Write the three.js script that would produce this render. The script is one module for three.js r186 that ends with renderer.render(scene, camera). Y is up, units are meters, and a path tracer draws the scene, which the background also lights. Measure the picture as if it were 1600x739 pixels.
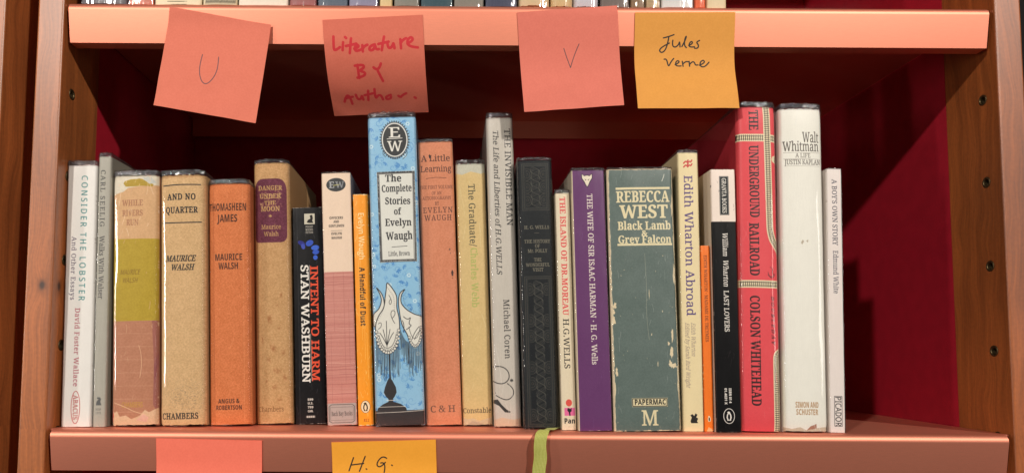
import * as THREE from 'three';
import { mergeGeometries } from 'three/addons/utils/BufferGeometryUtils.js';
import { RectAreaLightUniformsLib } from 'three/addons/lights/RectAreaLightUniformsLib.js';
import { createNoise2D } from 'simplex-noise';

// ---------------------------------------------------------------- camera, lamps, exposure
// World: metres, y = 0 is the top of the lower metal shelf, z = 0 the front of the bookcase. MM scales millimetres.
const MM = 0.001;
const scene = new THREE.Scene();
const renderer = new THREE.WebGLRenderer();
renderer.toneMapping = THREE.LinearToneMapping;
renderer.toneMappingExposure = 0.92;
renderer.shadowMap.enabled = true;
RectAreaLightUniformsLib.init();

const camera = new THREE.PerspectiveCamera(2 * Math.atan(464 / 1170) * 180 / Math.PI, 1800 / 928, 0.02, 30);
camera.setViewOffset(1800, 928, 200, 0, 1600, 739);
camera.position.set(0, 0.059, 0.55);
camera.rotation.set(Math.atan(0.0715), 0, 0.36 * Math.PI / 180, 'XYZ');

scene.background = new THREE.Color().setRGB(0.02, 0.017, 0.015);   // the dim shop around the bookcase

function spot(name, at, to, cd, color, radius, angle = 0.5) {
  const l = new THREE.SpotLight(new THREE.Color().setRGB(...color), cd, 0, angle, 0.6, 2);
  l.name = name; l.position.set(...at); l.target.position.set(...to);
  l.castShadow = true; l.shadow.mapSize.set(2048, 2048); l.shadow.radius = radius; l.shadow.camera.near = 0.1; l.shadow.camera.far = 6; l.shadow.bias = -0.0004;
  scene.add(l); scene.add(l.target);
}
const WARM = [1, 0.93, 0.84];
spot('track_spot_one', [-1.2, 1.3, 2.15], [0.1, 0.12, 0], 13.5, WARM, 2.4);
spot('track_spot_two', [1.4, 1.48, 2.15], [0.05, 0.12, 0], 18.5, WARM, 2.4);
function tallLamp(name, at, to, w, h, nits) {   // unseen side lamps, made tall to draw upright highlights on the sleeves
  const l = new THREE.RectAreaLight(lin0(1, 0.96, 0.9), nits, w, h); l.name = name; l.position.set(...at); l.lookAt(...to); scene.add(l);
}
const lin0 = (r, g, b) => new THREE.Color().setRGB(r, g, b);
tallLamp('tall_side_lamp_one', [-1.1, 0.17, 0.68], [-0.15, 0.17, 0], 0.05, 0.4, 56);  // low left source inferred from its shadows, stretched upright for edge highlights
tallLamp('tall_side_lamp_two', [1.35, 0.2, 0.95], [0.1, 0.17, 0], 0.1, 0.5, 7.5);  // dim low right source, added for highlights along the right spine edges
const overheadFill = new THREE.RectAreaLight(new THREE.Color().setRGB(1, 0.94, 0.86), 0.25, 1.6, 0.8);   // weak soft fill added from above, not a known lamp
overheadFill.name = 'overhead_fill'; overheadFill.position.set(0.1, 1.9, 2.2); overheadFill.lookAt(0.05, 0.1, 0); scene.add(overheadFill);

// ---------------------------------------------------------------- helpers
const rng = (s) => () => { s |= 0; s = (s + 0x6d2b79f5) | 0; let t = Math.imul(s ^ (s >>> 15), 1 | s); t = (t + Math.imul(t ^ (t >>> 7), 61 | t)) ^ t; return ((t ^ (t >>> 14)) >>> 0) / 4294967296; };
const R0 = rng(7), n2 = createNoise2D(rng(11)), n2b = createNoise2D(rng(23));
const lin = (r, g, b) => new THREE.Color().setRGB(r, g, b);
const srgb = (r, g, b) => new THREE.Color().setRGB(r / 255, g / 255, b / 255, THREE.SRGBColorSpace);
const css = (c) => (typeof c === 'string' ? c : `rgb(${c.join(',')})`);
const used = {};
function numbered(name) { const n = used[name] = (used[name] ?? -1) + 1; return n ? `${name}_${String(n).padStart(3, '0')}` : name; }
function thing(name, label, category, group) {
  const o = new THREE.Group(); o.name = numbered(name); o.userData = { label, category }; if (group) o.userData.group = group;
  scene.add(o); return o;
}
function part(name, geo, mat, parent, label) {
  const m = new THREE.Mesh(geo, mat); m.name = name; m.castShadow = m.receiveShadow = true; if (label) m.userData.label = label; parent.add(m); return m;
}
const boxUV = (g, su = 1, sv = 1) => {   // box mapping in metres, grain along y
  const p = g.attributes.position, n = g.attributes.normal, uv = new Float32Array(p.count * 2);
  for (let i = 0; i < p.count; i++) {
    const ax = Math.abs(n.getX(i)), az = Math.abs(n.getZ(i)), ay = Math.abs(n.getY(i));
    const u = ax > az && ax > ay ? p.getZ(i) + 0.31 : p.getX(i), v = ay > ax && ay > az ? p.getZ(i) : p.getY(i);
    uv[2 * i] = u * su; uv[2 * i + 1] = v * sv;
  }
  g.setAttribute('uv', new THREE.BufferAttribute(uv, 2)); return g;
};
const box = (x0, x1, y0, y1, z0, z1) => { const g = new THREE.BoxGeometry(x1 - x0, y1 - y0, z1 - z0); g.translate((x0 + x1) / 2, (y0 + y1) / 2, (z0 + z1) / 2); return g; };
// a grid surface from f(i/nx, j/ny) -> [x, y, z]
function sheet(nx, ny, f, uvf = (u, v) => [u, v]) {
  const pos = [], uv = [], idx = [];
  for (let j = 0; j <= ny; j++) for (let i = 0; i <= nx; i++) { pos.push(...f(i / nx, j / ny)); uv.push(...uvf(i / nx, j / ny)); }
  for (let j = 0; j < ny; j++) for (let i = 0; i < nx; i++) { const a = j * (nx + 1) + i, b = a + 1, c = a + nx + 1, d = c + 1; idx.push(a, b, d, a, d, c); }
  const g = new THREE.BufferGeometry();
  g.setAttribute('position', new THREE.Float32BufferAttribute(pos, 3)); g.setAttribute('uv', new THREE.Float32BufferAttribute(uv, 2)); g.setIndex(idx); g.computeVertexNormals();
  return g;
}
function dataTex(w, h, f, { srgbMap = true, repeat = true } = {}) {
  const d = new Uint8Array(w * h * 4);
  for (let y = 0; y < h; y++) for (let x = 0; x < w; x++) { const c = f(x, y), o = (y * w + x) * 4; d[o] = c[0]; d[o + 1] = c[1]; d[o + 2] = c[2]; d[o + 3] = 255; }
  const t = new THREE.DataTexture(d, w, h); t.magFilter = THREE.LinearFilter; t.minFilter = THREE.LinearMipmapLinearFilter; t.generateMipmaps = true;
  if (repeat) t.wrapS = t.wrapT = THREE.RepeatWrapping; if (srgbMap) t.colorSpace = THREE.SRGBColorSpace; t.needsUpdate = true; return t;
}
const cl = (v) => Math.max(0, Math.min(255, v));

// ---------------------------------------------------------------- shared materials
// oiled cherry-like wood: streaks along v; the map covers 0.12 m x 0.75 m
function woodTexture(seed, tone, knot) {
  const o = seed * 37.7;
  return dataTex(384, 1536, (x, y) => {
    const u = x / 384 * 0.12, v = y / 1536 * 0.75;
    let bend = 0.006 * n2(o + v * 5, o) + 0.0025 * n2(o + v * 17, 9 + u * 30);
    let k = 0;
    if (knot) { const dx = u - knot[0], dy = v - knot[1], r = Math.hypot(dx, dy * 0.7); bend += 0.004 * Math.exp(-r * r / 0.00012) * Math.sign(dx); k = Math.exp(-r * r / 0.0000035) + 0.35 * Math.exp(-r * r / 0.00002); }
    const a = n2(o + (u + bend) * 85, v * 2.2), b = n2b(o + (u + bend) * 420, v * 9), c = n2(o + (u + bend) * 1500, v * 40), pore = n2b(o + u * 2600, v * 130), blotch = n2b(o + u * 14, v * 7), fleck = n2(o + u * 200, v * 260);
    let s = 1 + 0.09 * a + 0.07 * b + 0.045 * c + 0.07 * blotch + 0.03 * fleck;
    if (pore > 0.62) s -= 0.13 * (pore - 0.62) / 0.38;
    s *= 1 - 0.62 * Math.min(1, k);
    return [cl(tone[0] * s), cl(tone[1] * (s * 1.06 - 0.06)), cl(tone[2] * (s * 1.12 - 0.12))];
  });
}
const woodMat = (t, opts = {}) => { t.repeat.set(1 / 0.12, 1 / 0.75); return new THREE.MeshPhysicalMaterial({ map: t, roughness: 0.46, clearcoat: 0.6, clearcoatRoughness: 0.36, bumpMap: t, bumpScale: 0.00012, ...opts }); };
const WOOD_A = woodMat(woodTexture(1, [152, 82, 38])), WOOD_B = woodMat(woodTexture(2, [164, 93, 47], [0.06, 0.105])), WOOD_C = woodMat(woodTexture(3, [158, 90, 46]));
const redT = dataTex(256, 256, (x, y) => { const s = 1 + 0.03 * n2(x * 0.05, y * 0.05) + 0.03 * n2b(x * 0.4, y * 0.4); return [cl(172 * s), cl(30 * s), cl(48 * s)]; });
redT.repeat.set(4, 4);
const RED = new THREE.MeshPhysicalMaterial({ map: redT, roughness: 0.42, clearcoat: 0.25, clearcoatRoughness: 0.25 });
const metT = dataTex(512, 512, (x, y) => { const s = 1 + 0.012 * n2(x * 0.02, y * 0.9) + 0.02 * n2b(x * 0.9, y * 0.9) + 0.012 * n2(x * 0.3, y * 0.3); return [cl(236 * s), cl(150 * s), cl(124 * s)]; });
metT.repeat.set(9, 9);
const COPPER = new THREE.MeshPhysicalMaterial({ map: metT, metalness: 0.88, roughness: 0.52, bumpMap: metT, bumpScale: 0.00001 });
const BRASS = new THREE.MeshStandardMaterial({ color: lin(0.2, 0.145, 0.075), metalness: 1, roughness: 0.5 });
const DARKHOLE = new THREE.MeshStandardMaterial({ color: lin(0.02, 0.014, 0.01), roughness: 0.9 });
const weave = dataTex(128, 128, (x, y) => { const v = 128 + 60 * Math.sin(x * Math.PI / 4) * (((y >> 2) & 1) ? 1 : -1) + 40 * n2(x * 0.3, y * 0.3); return [cl(v), cl(v), cl(v)]; }, { srgbMap: false });
const pulp = dataTex(256, 256, (x, y) => { const v = 128 + 60 * n2(x * 0.06, y * 0.06) + 50 * n2b(x * 0.35, y * 0.35); return [cl(v), cl(v), cl(v)]; }, { srgbMap: false });
const rep = (t, a, b) => { const c = t.clone(); c.repeat.set(a, b); c.needsUpdate = true; return c; };
const pageT = dataTex(256, 64, (x, y) => { const s = 0.9 + 0.1 * n2(x * 0.8, 3) + 0.05 * n2b(x * 0.1, y * 0.1); return [cl(158 * s), cl(134 * s), cl(100 * s)]; });
const PAGES = new THREE.MeshStandardMaterial({ map: pageT, roughness: 0.9 });
const PLASTIC = new THREE.MeshPhysicalMaterial({ color: lin(0.97, 0.97, 0.97), transmission: 1, thickness: 0, roughness: 0.06, ior: 1.45 });

const FILM = new THREE.MeshPhysicalMaterial({ color: lin(0.62, 0.6, 0.62), transmission: 0.972, thickness: 0, roughness: 0.12, ior: 1.8 });

// ---------------------------------------------------------------- bookcase
const XL = -292.5, XR = 413.5, TH = 20, YB = -130, YT = 560, ZF = 60, ZB = 297, PITCH = 64.5, HOLE_Z = -17;
const holeYs = []; for (let k = -2; k <= 8; k++) holeYs.push(61.2 + k * PITCH);
function uprightGeometry(x0, holes) {   // board in the z-y plane, extruded along x
  const b = 1.6, s = new THREE.Shape();
  s.moveTo(-b * MM, (YB + b) * MM); s.lineTo(-b * MM, (YT - b) * MM); s.lineTo((-ZF + b) * MM, (YT - b) * MM); s.lineTo((-ZF + b) * MM, (YB + b) * MM); s.closePath();
  if (holes) for (const y of holeYs) { const h = new THREE.Path(); h.absarc(HOLE_Z * MM, y * MM, 5.0 * MM, 0, Math.PI * 2, true); s.holes.push(h); }
  const g = new THREE.ExtrudeGeometry(s, { depth: (TH - 2 * b) * MM, bevelEnabled: true, bevelThickness: b * MM, bevelSize: b * MM, bevelSegments: 4, curveSegments: 16 });
  g.rotateY(-Math.PI / 2); g.scale(1, 1, 1);
  // shape x became z; extrusion runs along -x
  g.computeBoundingBox(); g.translate(x0 * MM - g.boundingBox.min.x, 0, -g.boundingBox.max.z);
  return boxUV(g);
}
const cupG = (() => {
  const pts = [[0, -9], [2.5, -9], [2.5, -0.6], [2.7, 0.1], [3.1, 0.35], [3.95, 0.3], [4.15, 0.05], [4.15, -0.5], [3.2, -0.6], [3.2, -9.6], [0, -9.6]].map(([r, h]) => new THREE.Vector2(r * MM, h * MM));
  return new THREE.LatheGeometry(pts, 24);
})();
const caseG = thing('bookcase', 'varnished orange-brown wooden bookcase lined with crimson panels, holding the books', 'bookcase');
const upL = part('upright', uprightGeometry(XL - TH, true), WOOD_B, caseG), upR = part('upright', uprightGeometry(XR, true), WOOD_A, caseG);
for (const [up, x, s] of [[upL, XL, 1], [upR, XR, -1]]) for (const y of holeYs) {
  const c = part('peg_hole_bushing', cupG, BRASS, up); c.rotation.z = -s * Math.PI / 2; c.position.set((x) * MM, y * MM, HOLE_Z * MM);
}
part('side_panel', boxUV(box((XL - TH) * MM, (XL - 0.6) * MM, YB * MM, YT * MM, -ZB * MM, (-ZF - 0.2) * MM)), RED, caseG, 'crimson lining panel');
part('side_panel', boxUV(box((XR + 0.6) * MM, (XR + TH) * MM, YB * MM, YT * MM, -ZB * MM, (-ZF - 0.2) * MM)), RED, caseG, 'crimson lining panel');
part('back_panel', boxUV(box((XL - TH) * MM, (XR + TH) * MM, YB * MM, YT * MM, (-ZB - 10) * MM, (-ZB - 0.2) * MM)), RED, caseG, 'crimson back board');
part('top_board', boxUV(box((XL - TH) * MM, (XR + TH) * MM, YT * MM + 0.0005, YT * MM + 0.02, (-ZB - 10) * MM, -0.001)), WOOD_C, caseG);
part('bottom_board', boxUV(box((XL - TH) * MM, (XR + TH) * MM, YB * MM - 0.02, YB * MM - 0.0005, (-ZB - 10) * MM, -0.001)), WOOD_C, caseG);
const case2 = thing('bookcase', 'edge of a neighbouring wooden bookcase across a narrow dark gap', 'bookcase');
part('upright', uprightGeometry(-337 - TH, false), WOOD_C, case2);
part('side_panel', boxUV(box((-337 - TH) * MM, (-337.5) * MM, YB * MM, YT * MM, -ZB * MM, (-ZF - 0.2) * MM)), WOOD_C, case2);

// ---------------------------------------------------------------- metal shelves
const SX0 = -289.2, SX1 = 409.2, LIPH = 30, RB = 5, LEAN = 10 * Math.PI / 180;
function profileGeometry(pts, x0, x1) {   // pts: closed outline in (z, y) mm, extruded along x
  const s = new THREE.Shape(pts.map(([z, y]) => new THREE.Vector2(z * MM, y * MM)));
  const g = new THREE.ExtrudeGeometry(s, { depth: (x1 - x0) * MM, bevelEnabled: false });
  g.rotateY(-Math.PI / 2); g.computeBoundingBox(); g.translate(x0 * MM - g.boundingBox.min.x, 0, 0);
  const p = g.attributes.position, uv = new Float32Array(p.count * 2);
  for (let i = 0; i < p.count; i++) { uv[2 * i] = p.getX(i); uv[2 * i + 1] = p.getY(i) - p.getZ(i); }
  g.setAttribute('uv', new THREE.BufferAttribute(uv, 2));
  return g;
}
function smoothByAngle(g, deg = 40) {   // average normals of faces that meet at less than deg
  const p = g.attributes.position, key = (i) => `${Math.round(p.getX(i) * 1e6)},${Math.round(p.getY(i) * 1e6)},${Math.round(p.getZ(i) * 1e6)}`, m = new Map(), N = g.attributes.normal;
  for (let i = 0; i < p.count; i++) { const k = key(i); if (!m.has(k)) m.set(k, []); m.get(k).push(i); }
  const src = N.array.slice(), c = Math.cos(deg * Math.PI / 180);
  for (const list of m.values()) for (const i of list) {
    let x = 0, y = 0, z = 0;
    for (const j of list) if (src[3 * i] * src[3 * j] + src[3 * i + 1] * src[3 * j + 1] + src[3 * i + 2] * src[3 * j + 2] > c) { x += src[3 * j]; y += src[3 * j + 1]; z += src[3 * j + 2]; }
    const l = Math.hypot(x, y, z) || 1; N.setXYZ(i, x / l, y / l, z / l);
  }
  return g;
}
function metalShelf(y, label) {
  const t = thing('metal_shelf', label, 'shelf', 'copper coloured shelves of the bookcase'); t.position.set(0, y * MM, 0);
  const outer = [], inner = [], th = 1.3;
  for (let k = 0; k <= 12; k++) { const a = Math.PI / 2 - k / 12 * (Math.PI / 2 + LEAN); outer.push([-RB + RB * Math.cos(a), -RB + RB * Math.sin(a)]); inner.push([-RB + (RB - th) * Math.cos(a), -RB + (RB - th) * Math.sin(a)]); }
  const [ez, ey] = outer[12], L = (LIPH + ey) / Math.cos(LEAN), dz = -Math.sin(LEAN), dy = -Math.cos(LEAN);
  outer.push([ez + dz * L, ey + dy * L]); const [bz, by] = outer[13];
  outer.push([bz - 11, by]);
  inner.push([bz - 1.5, by + th]); inner.push([bz - 11, by + th]);
  const outline = [...outer, ...inner.reverse()];
  part('front_lip', smoothByAngle(profileGeometry(outline, SX0, SX1)), COPPER, t);
  part('shelf_board', profileGeometry([[-RB - 0.05, 0], [-RB - 0.05, -th], [-285, -th], [-285, 0]], XL + 0.6, XR - 0.6), COPPER, t);
  part('rear_flange', profileGeometry([[-285.05, 0], [-285.05, -21], [-286.4, -21], [-286.4, 0]], XL + 0.6, XR - 0.6), COPPER, t);
  return t;
}
const SHELF2 = 320.8;
metalShelf(0, 'copper coloured metal shelf under the full row of upright books');
metalShelf(SHELF2, 'copper coloured metal shelf with four sticky notes on its lip');

// ---------------------------------------------------------------- canvas lettering
const K = 3.8;   // canvas pixels per design unit (about half a millimetre)
function canvas(w, h, k = K) {
  const c = document.createElement('canvas'); c.width = Math.round(w * k); c.height = Math.round(h * k);
  const x = c.getContext('2d'); x.scale(c.width / w, c.height / h); x.textBaseline = 'alphabetic'; x.lineCap = x.lineJoin = 'round'; return [c, x];
}
function texture(c) { const t = new THREE.CanvasTexture(c); t.colorSpace = THREE.SRGBColorSpace; t.anisotropy = 8; return t; }
const SERIF = 'serif', SERIFB = 'bold serif', SANS = 'sans-serif', SANSB = 'bold sans-serif';
function setFont(x, font, size) { x.font = font.startsWith('bold ') ? `bold ${size}px ${font.slice(5)}` : `${size}px ${font}`; }
// text stretched to a length; cap is the height of its capitals; spacing inserts hair gaps
function run(x, str, len, cap, font, color, { slant = 0, track = 0, align = 'center', ink = 0.03 } = {}) {
  const size = cap / 0.714; setFont(x, font, size); x.fillStyle = css(color); x.textAlign = 'left';
  let w = 0; const adv = [...str].map((ch) => { const a = x.measureText(ch).width + track; w += a; return a; }); w -= track;
  const s = len ? len / w : 1, off = align === 'center' ? -w * s / 2 : align === 'right' ? -w * s : 0;
  x.save(); x.transform(s, 0, -slant, 1, off, 0);
  let p = 0; x.strokeStyle = css(color); x.lineWidth = ink * cap; x.lineJoin = 'round';
  [...str].forEach((ch, i) => { x.fillText(ch, p, 0); if (ink) x.strokeText(ch, p, 0); p += adv[i]; });
  x.restore();
}
function htext(x, str, cx, base, len, cap, font, color, o) { x.save(); x.translate(cx, base); run(x, str, len, cap, font, color, o); x.restore(); }
// reads downwards; cx is the middle of the capitals
function vtext(x, str, cx, y0, y1, cap, font, color, o = {}) { x.save(); x.translate(cx, (y0 + y1) / 2); x.rotate(Math.PI / 2); x.translate(0, cap / 2); run(x, str, y1 - y0, cap, font, color, o); x.restore(); }
function fill(x, c, a, b, w, h) { x.fillStyle = css(c); x.fillRect(a, b, w, h); }
function line(x, pts, c, w) { x.strokeStyle = css(c); x.lineWidth = w; x.beginPath(); pts.forEach(([a, b], i) => (i ? x.lineTo(a, b) : x.moveTo(a, b))); x.stroke(); }
function curve(x, pts, c, w) {
  x.strokeStyle = css(c); x.lineWidth = w; x.beginPath(); x.moveTo(...pts[0]);
  if (pts.length === 2) x.lineTo(...pts[1]);
  else { for (let i = 1; i < pts.length - 1; i++) { const m = i === pts.length - 2 ? pts[i + 1] : [(pts[i][0] + pts[i + 1][0]) / 2, (pts[i][1] + pts[i + 1][1]) / 2]; x.quadraticCurveTo(...pts[i], ...m); } }
  x.stroke();
}
function poly(x, pts, c) { x.fillStyle = css(c); x.beginPath(); pts.forEach(([a, b], i) => (i ? x.lineTo(a, b) : x.moveTo(a, b))); x.closePath(); x.fill(); }
function oval(x, cx, cy, rx, ry, c, stroke) { x.beginPath(); x.ellipse(cx, cy, rx, ry, 0, 0, 7); if (stroke) { x.strokeStyle = css(c); x.lineWidth = stroke; x.stroke(); } else { x.fillStyle = css(c); x.fill(); } }
// paper or cloth tone: grain, fibres, mottling over whatever is painted
function grain(c, amt, seed, { streak = 0, blotch = 0.5, cloth = false } = {}) {
  const x = c.getContext('2d'), d = x.getImageData(0, 0, c.width, c.height), a = d.data, r = rng(seed);
  for (let j = 0; j < c.height; j++) for (let i = 0; i < c.width; i++) {
    let s = (r() - 0.5) * amt * 1.5 + blotch * 0.3 * amt * n2(seed + i * 0.012, j * 0.012) + blotch * 0.5 * amt * n2b(seed + i * 0.05, j * 0.05) + streak * n2(seed + i * 0.12, j * 0.006);
    if (cloth) s += amt * 0.5 * n2b(i * 0.9, seed + j * 0.06) + amt * 0.6 * n2(seed + i * 0.05, j * 0.8);
    const o = (j * c.width + i) * 4; a[o] = cl(a[o] + s); a[o + 1] = cl(a[o + 1] + s); a[o + 2] = cl(a[o + 2] + s);
  }
  x.putImageData(d, 0, 0);
}
// chipped, rubbed edges: irregular pale flecks
function chips(x, w, h, color, seed, { edge = 1.2, n = 90, ends = 1.2 } = {}) {
  const r = rng(seed); x.fillStyle = css(color);
  const blob = (a, b, s, t) => { x.beginPath(); for (let k = 0; k < 9; k++) { const an = k / 9 * 6.283, q = 0.55 + 0.75 * r(); const px = a + Math.cos(an) * s * q, py = b + Math.sin(an) * t * q; k ? x.lineTo(px, py) : x.moveTo(px, py); } x.fill(); };
  for (let k = 0; k < n; k++) {
    const side = r();
    if (side < 0.36) blob(0, r() * h, edge * (0.3 + r()), 0.8 + 3 * r() * r());
    else if (side < 0.72) blob(w, r() * h, edge * (0.3 + r()), 0.8 + 3 * r() * r());
    else if (side < 0.86) blob(r() * w, 0, 1 + 2 * r(), ends * (0.3 + r()));
    else blob(r() * w, h, 1 + 2 * r(), ends * (0.3 + r()));
  }
}
function scratches(x, w, h, color, seed, n, len = 20, lw = 0.35) {
  const r = rng(seed);
  for (let k = 0; k < n; k++) { const a = r() * w, b = r() * h, an = 1.2 + r() * 0.8, l = len * r() * r() + 2; curve(x, [[a, b], [a + Math.cos(an) * l * 0.5 + r() * 2, b + Math.sin(an) * l * 0.5], [a + Math.cos(an) * l, b + Math.sin(an) * l]], color, lw * (0.5 + r())); }
}
function penguin(x, cx, cy, s, dark, pale, ring) {
  if (ring) { oval(x, cx, cy, s * 0.8, s * 1.05, pale); oval(x, cx, cy, s * 0.8, s * 1.05, dark, 0.6); }
  x.save(); x.translate(cx, cy); x.scale(s, s);
  poly(x, [[-0.1, -0.75], [0.12, -0.7], [0.2, -0.5], [0.36, -0.2], [0.42, 0.25], [0.3, 0.6], [0.34, 0.72], [-0.34, 0.72], [-0.3, 0.6], [-0.42, 0.25], [-0.36, -0.2], [-0.2, -0.45], [-0.32, -0.58]], dark);
  poly(x, [[-0.02, -0.42], [0.16, -0.15], [0.2, 0.25], [0.08, 0.6], [-0.1, 0.6], [-0.22, 0.25], [-0.18, -0.15]], pale);
  x.restore();
}

// ---------------------------------------------------------------- book builder
// w, h: spine width and height (mm); x: middle of its foot; z: front of the spine; lean: degrees, top towards -x
function makeBook(o, label, group) {
  const { w, h, x, z, lean, depth = 128, bulge = 0.5, edge = 1.2, seed = 1, sleeve = 0, sleeveLow = 0.3, mats } = o;
  const t = thing(o.name ?? 'book', label, 'book', group);
  const a = (lean ?? 0) * Math.PI / 180, px = lean >= 0 ? -w / 2 : w / 2;
  t.rotation.z = a; t.position.set((x + px - px * Math.cos(a)) * MM, ((o.y ?? 0) + 0.15 - px * Math.sin(a)) * MM, z * MM);
  const hard = !!o.hard, over = hard ? 3 : 0;
  // spine cross-section from the left joint round the front to the right joint
  const prof = (s, off = 0) => {   // s 0..1 across
    const X = (s - 0.5) * 2, ax = Math.abs(X), e = Math.min(1, (1 - ax) * (w / 2) / edge), k = bulge * (1 - Math.pow(ax, 2.4));
    const round = edge * (1 - Math.sqrt(Math.max(0, 1 - (1 - e) * (1 - e))));
    return [X * (w / 2 + off), k - bulge - round + off];
  };
  const us = (u) => { const c = 0.5 - 0.5 * Math.cos(Math.PI * u); return 0.35 * u + 0.65 * c; };
  const NX = 22, NY = 36, wob = o.wob ?? 0.12;
  const sf = (u, v) => {
    const s = us(u), [X, Z] = prof(s), wv = wob * n2(seed * 13.1 + s * 1.6, v * 5) + wob * 0.6 * n2b(seed * 7.7 + s * 5, v * 17), nearEnd = Math.min(v, 1 - v) * h;
    const roll = hard ? -0.9 * Math.exp(-nearEnd / 1.2) : -0.25 * Math.exp(-nearEnd / 0.6);
    const rag = (o.rag ?? 0.12) * n2(seed * 3.3 + X * 0.4, v > 0.5 ? 4 : 9);
    const lift = (o.y ? 1.1 : 0.75) * (hard ? 1 : 0.25) * (1 - v) ** 40;
    return [X * MM, (v * h + lift + (v === 0 ? Math.abs(rag) * (bulge > 1 ? 1 : 0.3) : v === 1 ? rag : 0)) * MM, (Z + wv + roll) * MM];
  };
  const uvf = (u, v) => [us(u), v];
  const front = sheet(NX, NY, sf, uvf);
  const zj = -(edge + bulge + 1.6);   // where the spine meets the boards
  const edgeStrip = (at) => sheet(1, NY, (u, v) => { const p = sf(at, v), q = at ? u : 1 - u; return [p[0], p[1], q ? zj * MM : p[2]]; }, (u, v) => [at ? 0.995 : 0.005, v]);
  const cap = (v) => sheet(NX, 1, (u, q) => { const p = sf(u, v), k = v ? q : 1 - q; return [p[0], p[1], k ? zj * MM : p[2]]; }, (u) => [us(u), v ? 0.998 : 0.002]);
  part('spine', mergeGeometries([front, edgeStrip(0), edgeStrip(1), cap(0), cap(1)]), mats.spine, t);
  const bt = hard ? 2.4 : 0.5, zb = -depth, z1 = zj - 0.05;
  part('back_cover', box(-w / 2 * MM, (-w / 2 + bt) * MM, 0, h * MM, zb * MM, z1 * MM), mats.left ?? mats.cover, t);
  part('front_cover', box((w / 2 - bt) * MM, w / 2 * MM, 0, h * MM, zb * MM, z1 * MM), mats.right ?? mats.cover, t);
  part('page_block', box((-w / 2 + bt + 0.05) * MM, (w / 2 - bt - 0.05) * MM, (over + 0.05) * MM, (h - over - 0.2) * MM, (zb + over) * MM, z1 * MM), PAGES, t);
  if (sleeve) {   // clear protective film folded round the jacket, standing a little above the head
    const back = Math.min(depth * 0.8, o.sleeveDepth ?? 70), seg = [], off = 0.32;
    const nb = 8; for (let k = nb; k >= 1; k--) seg.push([-w / 2 - off, zj - back * (k / nb) ** 1.5, 1]);
    const nf = 44; for (let k = 0; k <= nf; k++) { const [X, Z] = prof(us(k / nf), off); seg.push([X, Z, 0]); }
    for (let k = 1; k <= nb; k++) seg.push([w / 2 + off, zj - back * (k / nb) ** 1.5, 1]);
    const q = seed * 5.3, M = seg.length - 1, frontZ = (X, yy) => 0.07 * (n2(q + X * 0.09, yy * 0.012) + 1) + 0.015 * n2b(q + X * 0.2, yy * 0.03) + 0.035 + wob * 0.9;
    const g = sheet(M, 30, (u, v) => {
      const [X, Z, side] = seg[Math.round(u * M)], yy = 0.4 - sleeveLow + (h - 0.6) * v;
      return [X * MM, yy * MM, (Z + (side ? 0 : frontZ(X, yy) + 0.3 * Math.exp(-yy / 2) * n2(q + X * 0.5, 7))) * MM];
    });
    // crumpled head of the film: up, over a soft fold and down again behind
    const NR = 16, rim = sheet(M, NR, (u, v) => {
      const [X, Z, side] = seg[Math.round(u * M)], k = v * NR, top = h + sleeve + 0.5 * n2(q + X * 0.2, 2), y0 = h - 0.2, far = side ? Math.min(1, (zj - Z) / 60) : 0;
      let yy, dz = 0;
      if (k <= 9) yy = y0 + (top - 0.6 - y0) * k / 9; else if (k <= 12) { const an = (k - 9) / 3 * Math.PI; yy = top - 0.6 + 0.6 * Math.sin(an); dz = 0.7 * (1 - Math.cos(an)); } else { yy = top - 0.6 - (sleeve - 0.8) * (k - 12) / 4 * 0.8; dz = 1.4; }
      const up = Math.max(0, (yy - y0) / (top - y0)), ease = Math.min(1, up * 3), cr = (1.1 * Math.abs(n2(q + X * 0.16, yy * 0.25)) - 0.3 + 0.9 * Math.abs(n2b(q + X * 0.4, yy * 0.5)) - 0.3 + 0.35 * n2(q + X * 0.9, yy * 1.0)) * ease;
      yy -= far * sleeve * 0.6 * up;
      const zz = side ? Z : Z + frontZ(X, yy) + cr - 0.9 * up * up - dz, xin = side ? 1 - (dz * 0.8 + 0.6 * up * up) / (w / 2 + off) : 1 - 0.5 * up * up / (w / 2);
      return [X * Math.max(0.3, xin) * MM, yy * MM, zz * MM];
    });
    const ps = part('plastic_sleeve', g, PLASTIC, t, 'clear protective film');
    part('sleeve_rim', rim, FILM, ps, 'crumpled head of the clear film');
  }
  return t;
}
const flat = (c, rough = 0.6, more = {}) => new THREE.MeshPhysicalMaterial({ color: typeof c[0] === 'number' ? srgb(...c) : c, roughness: rough, bumpMap: rep(pulp, 3, 5), bumpScale: 0.00003, ...more });
const spineMat = (c, rough, more = {}) => new THREE.MeshPhysicalMaterial({ map: texture(c), roughness: rough, ...more });

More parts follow.
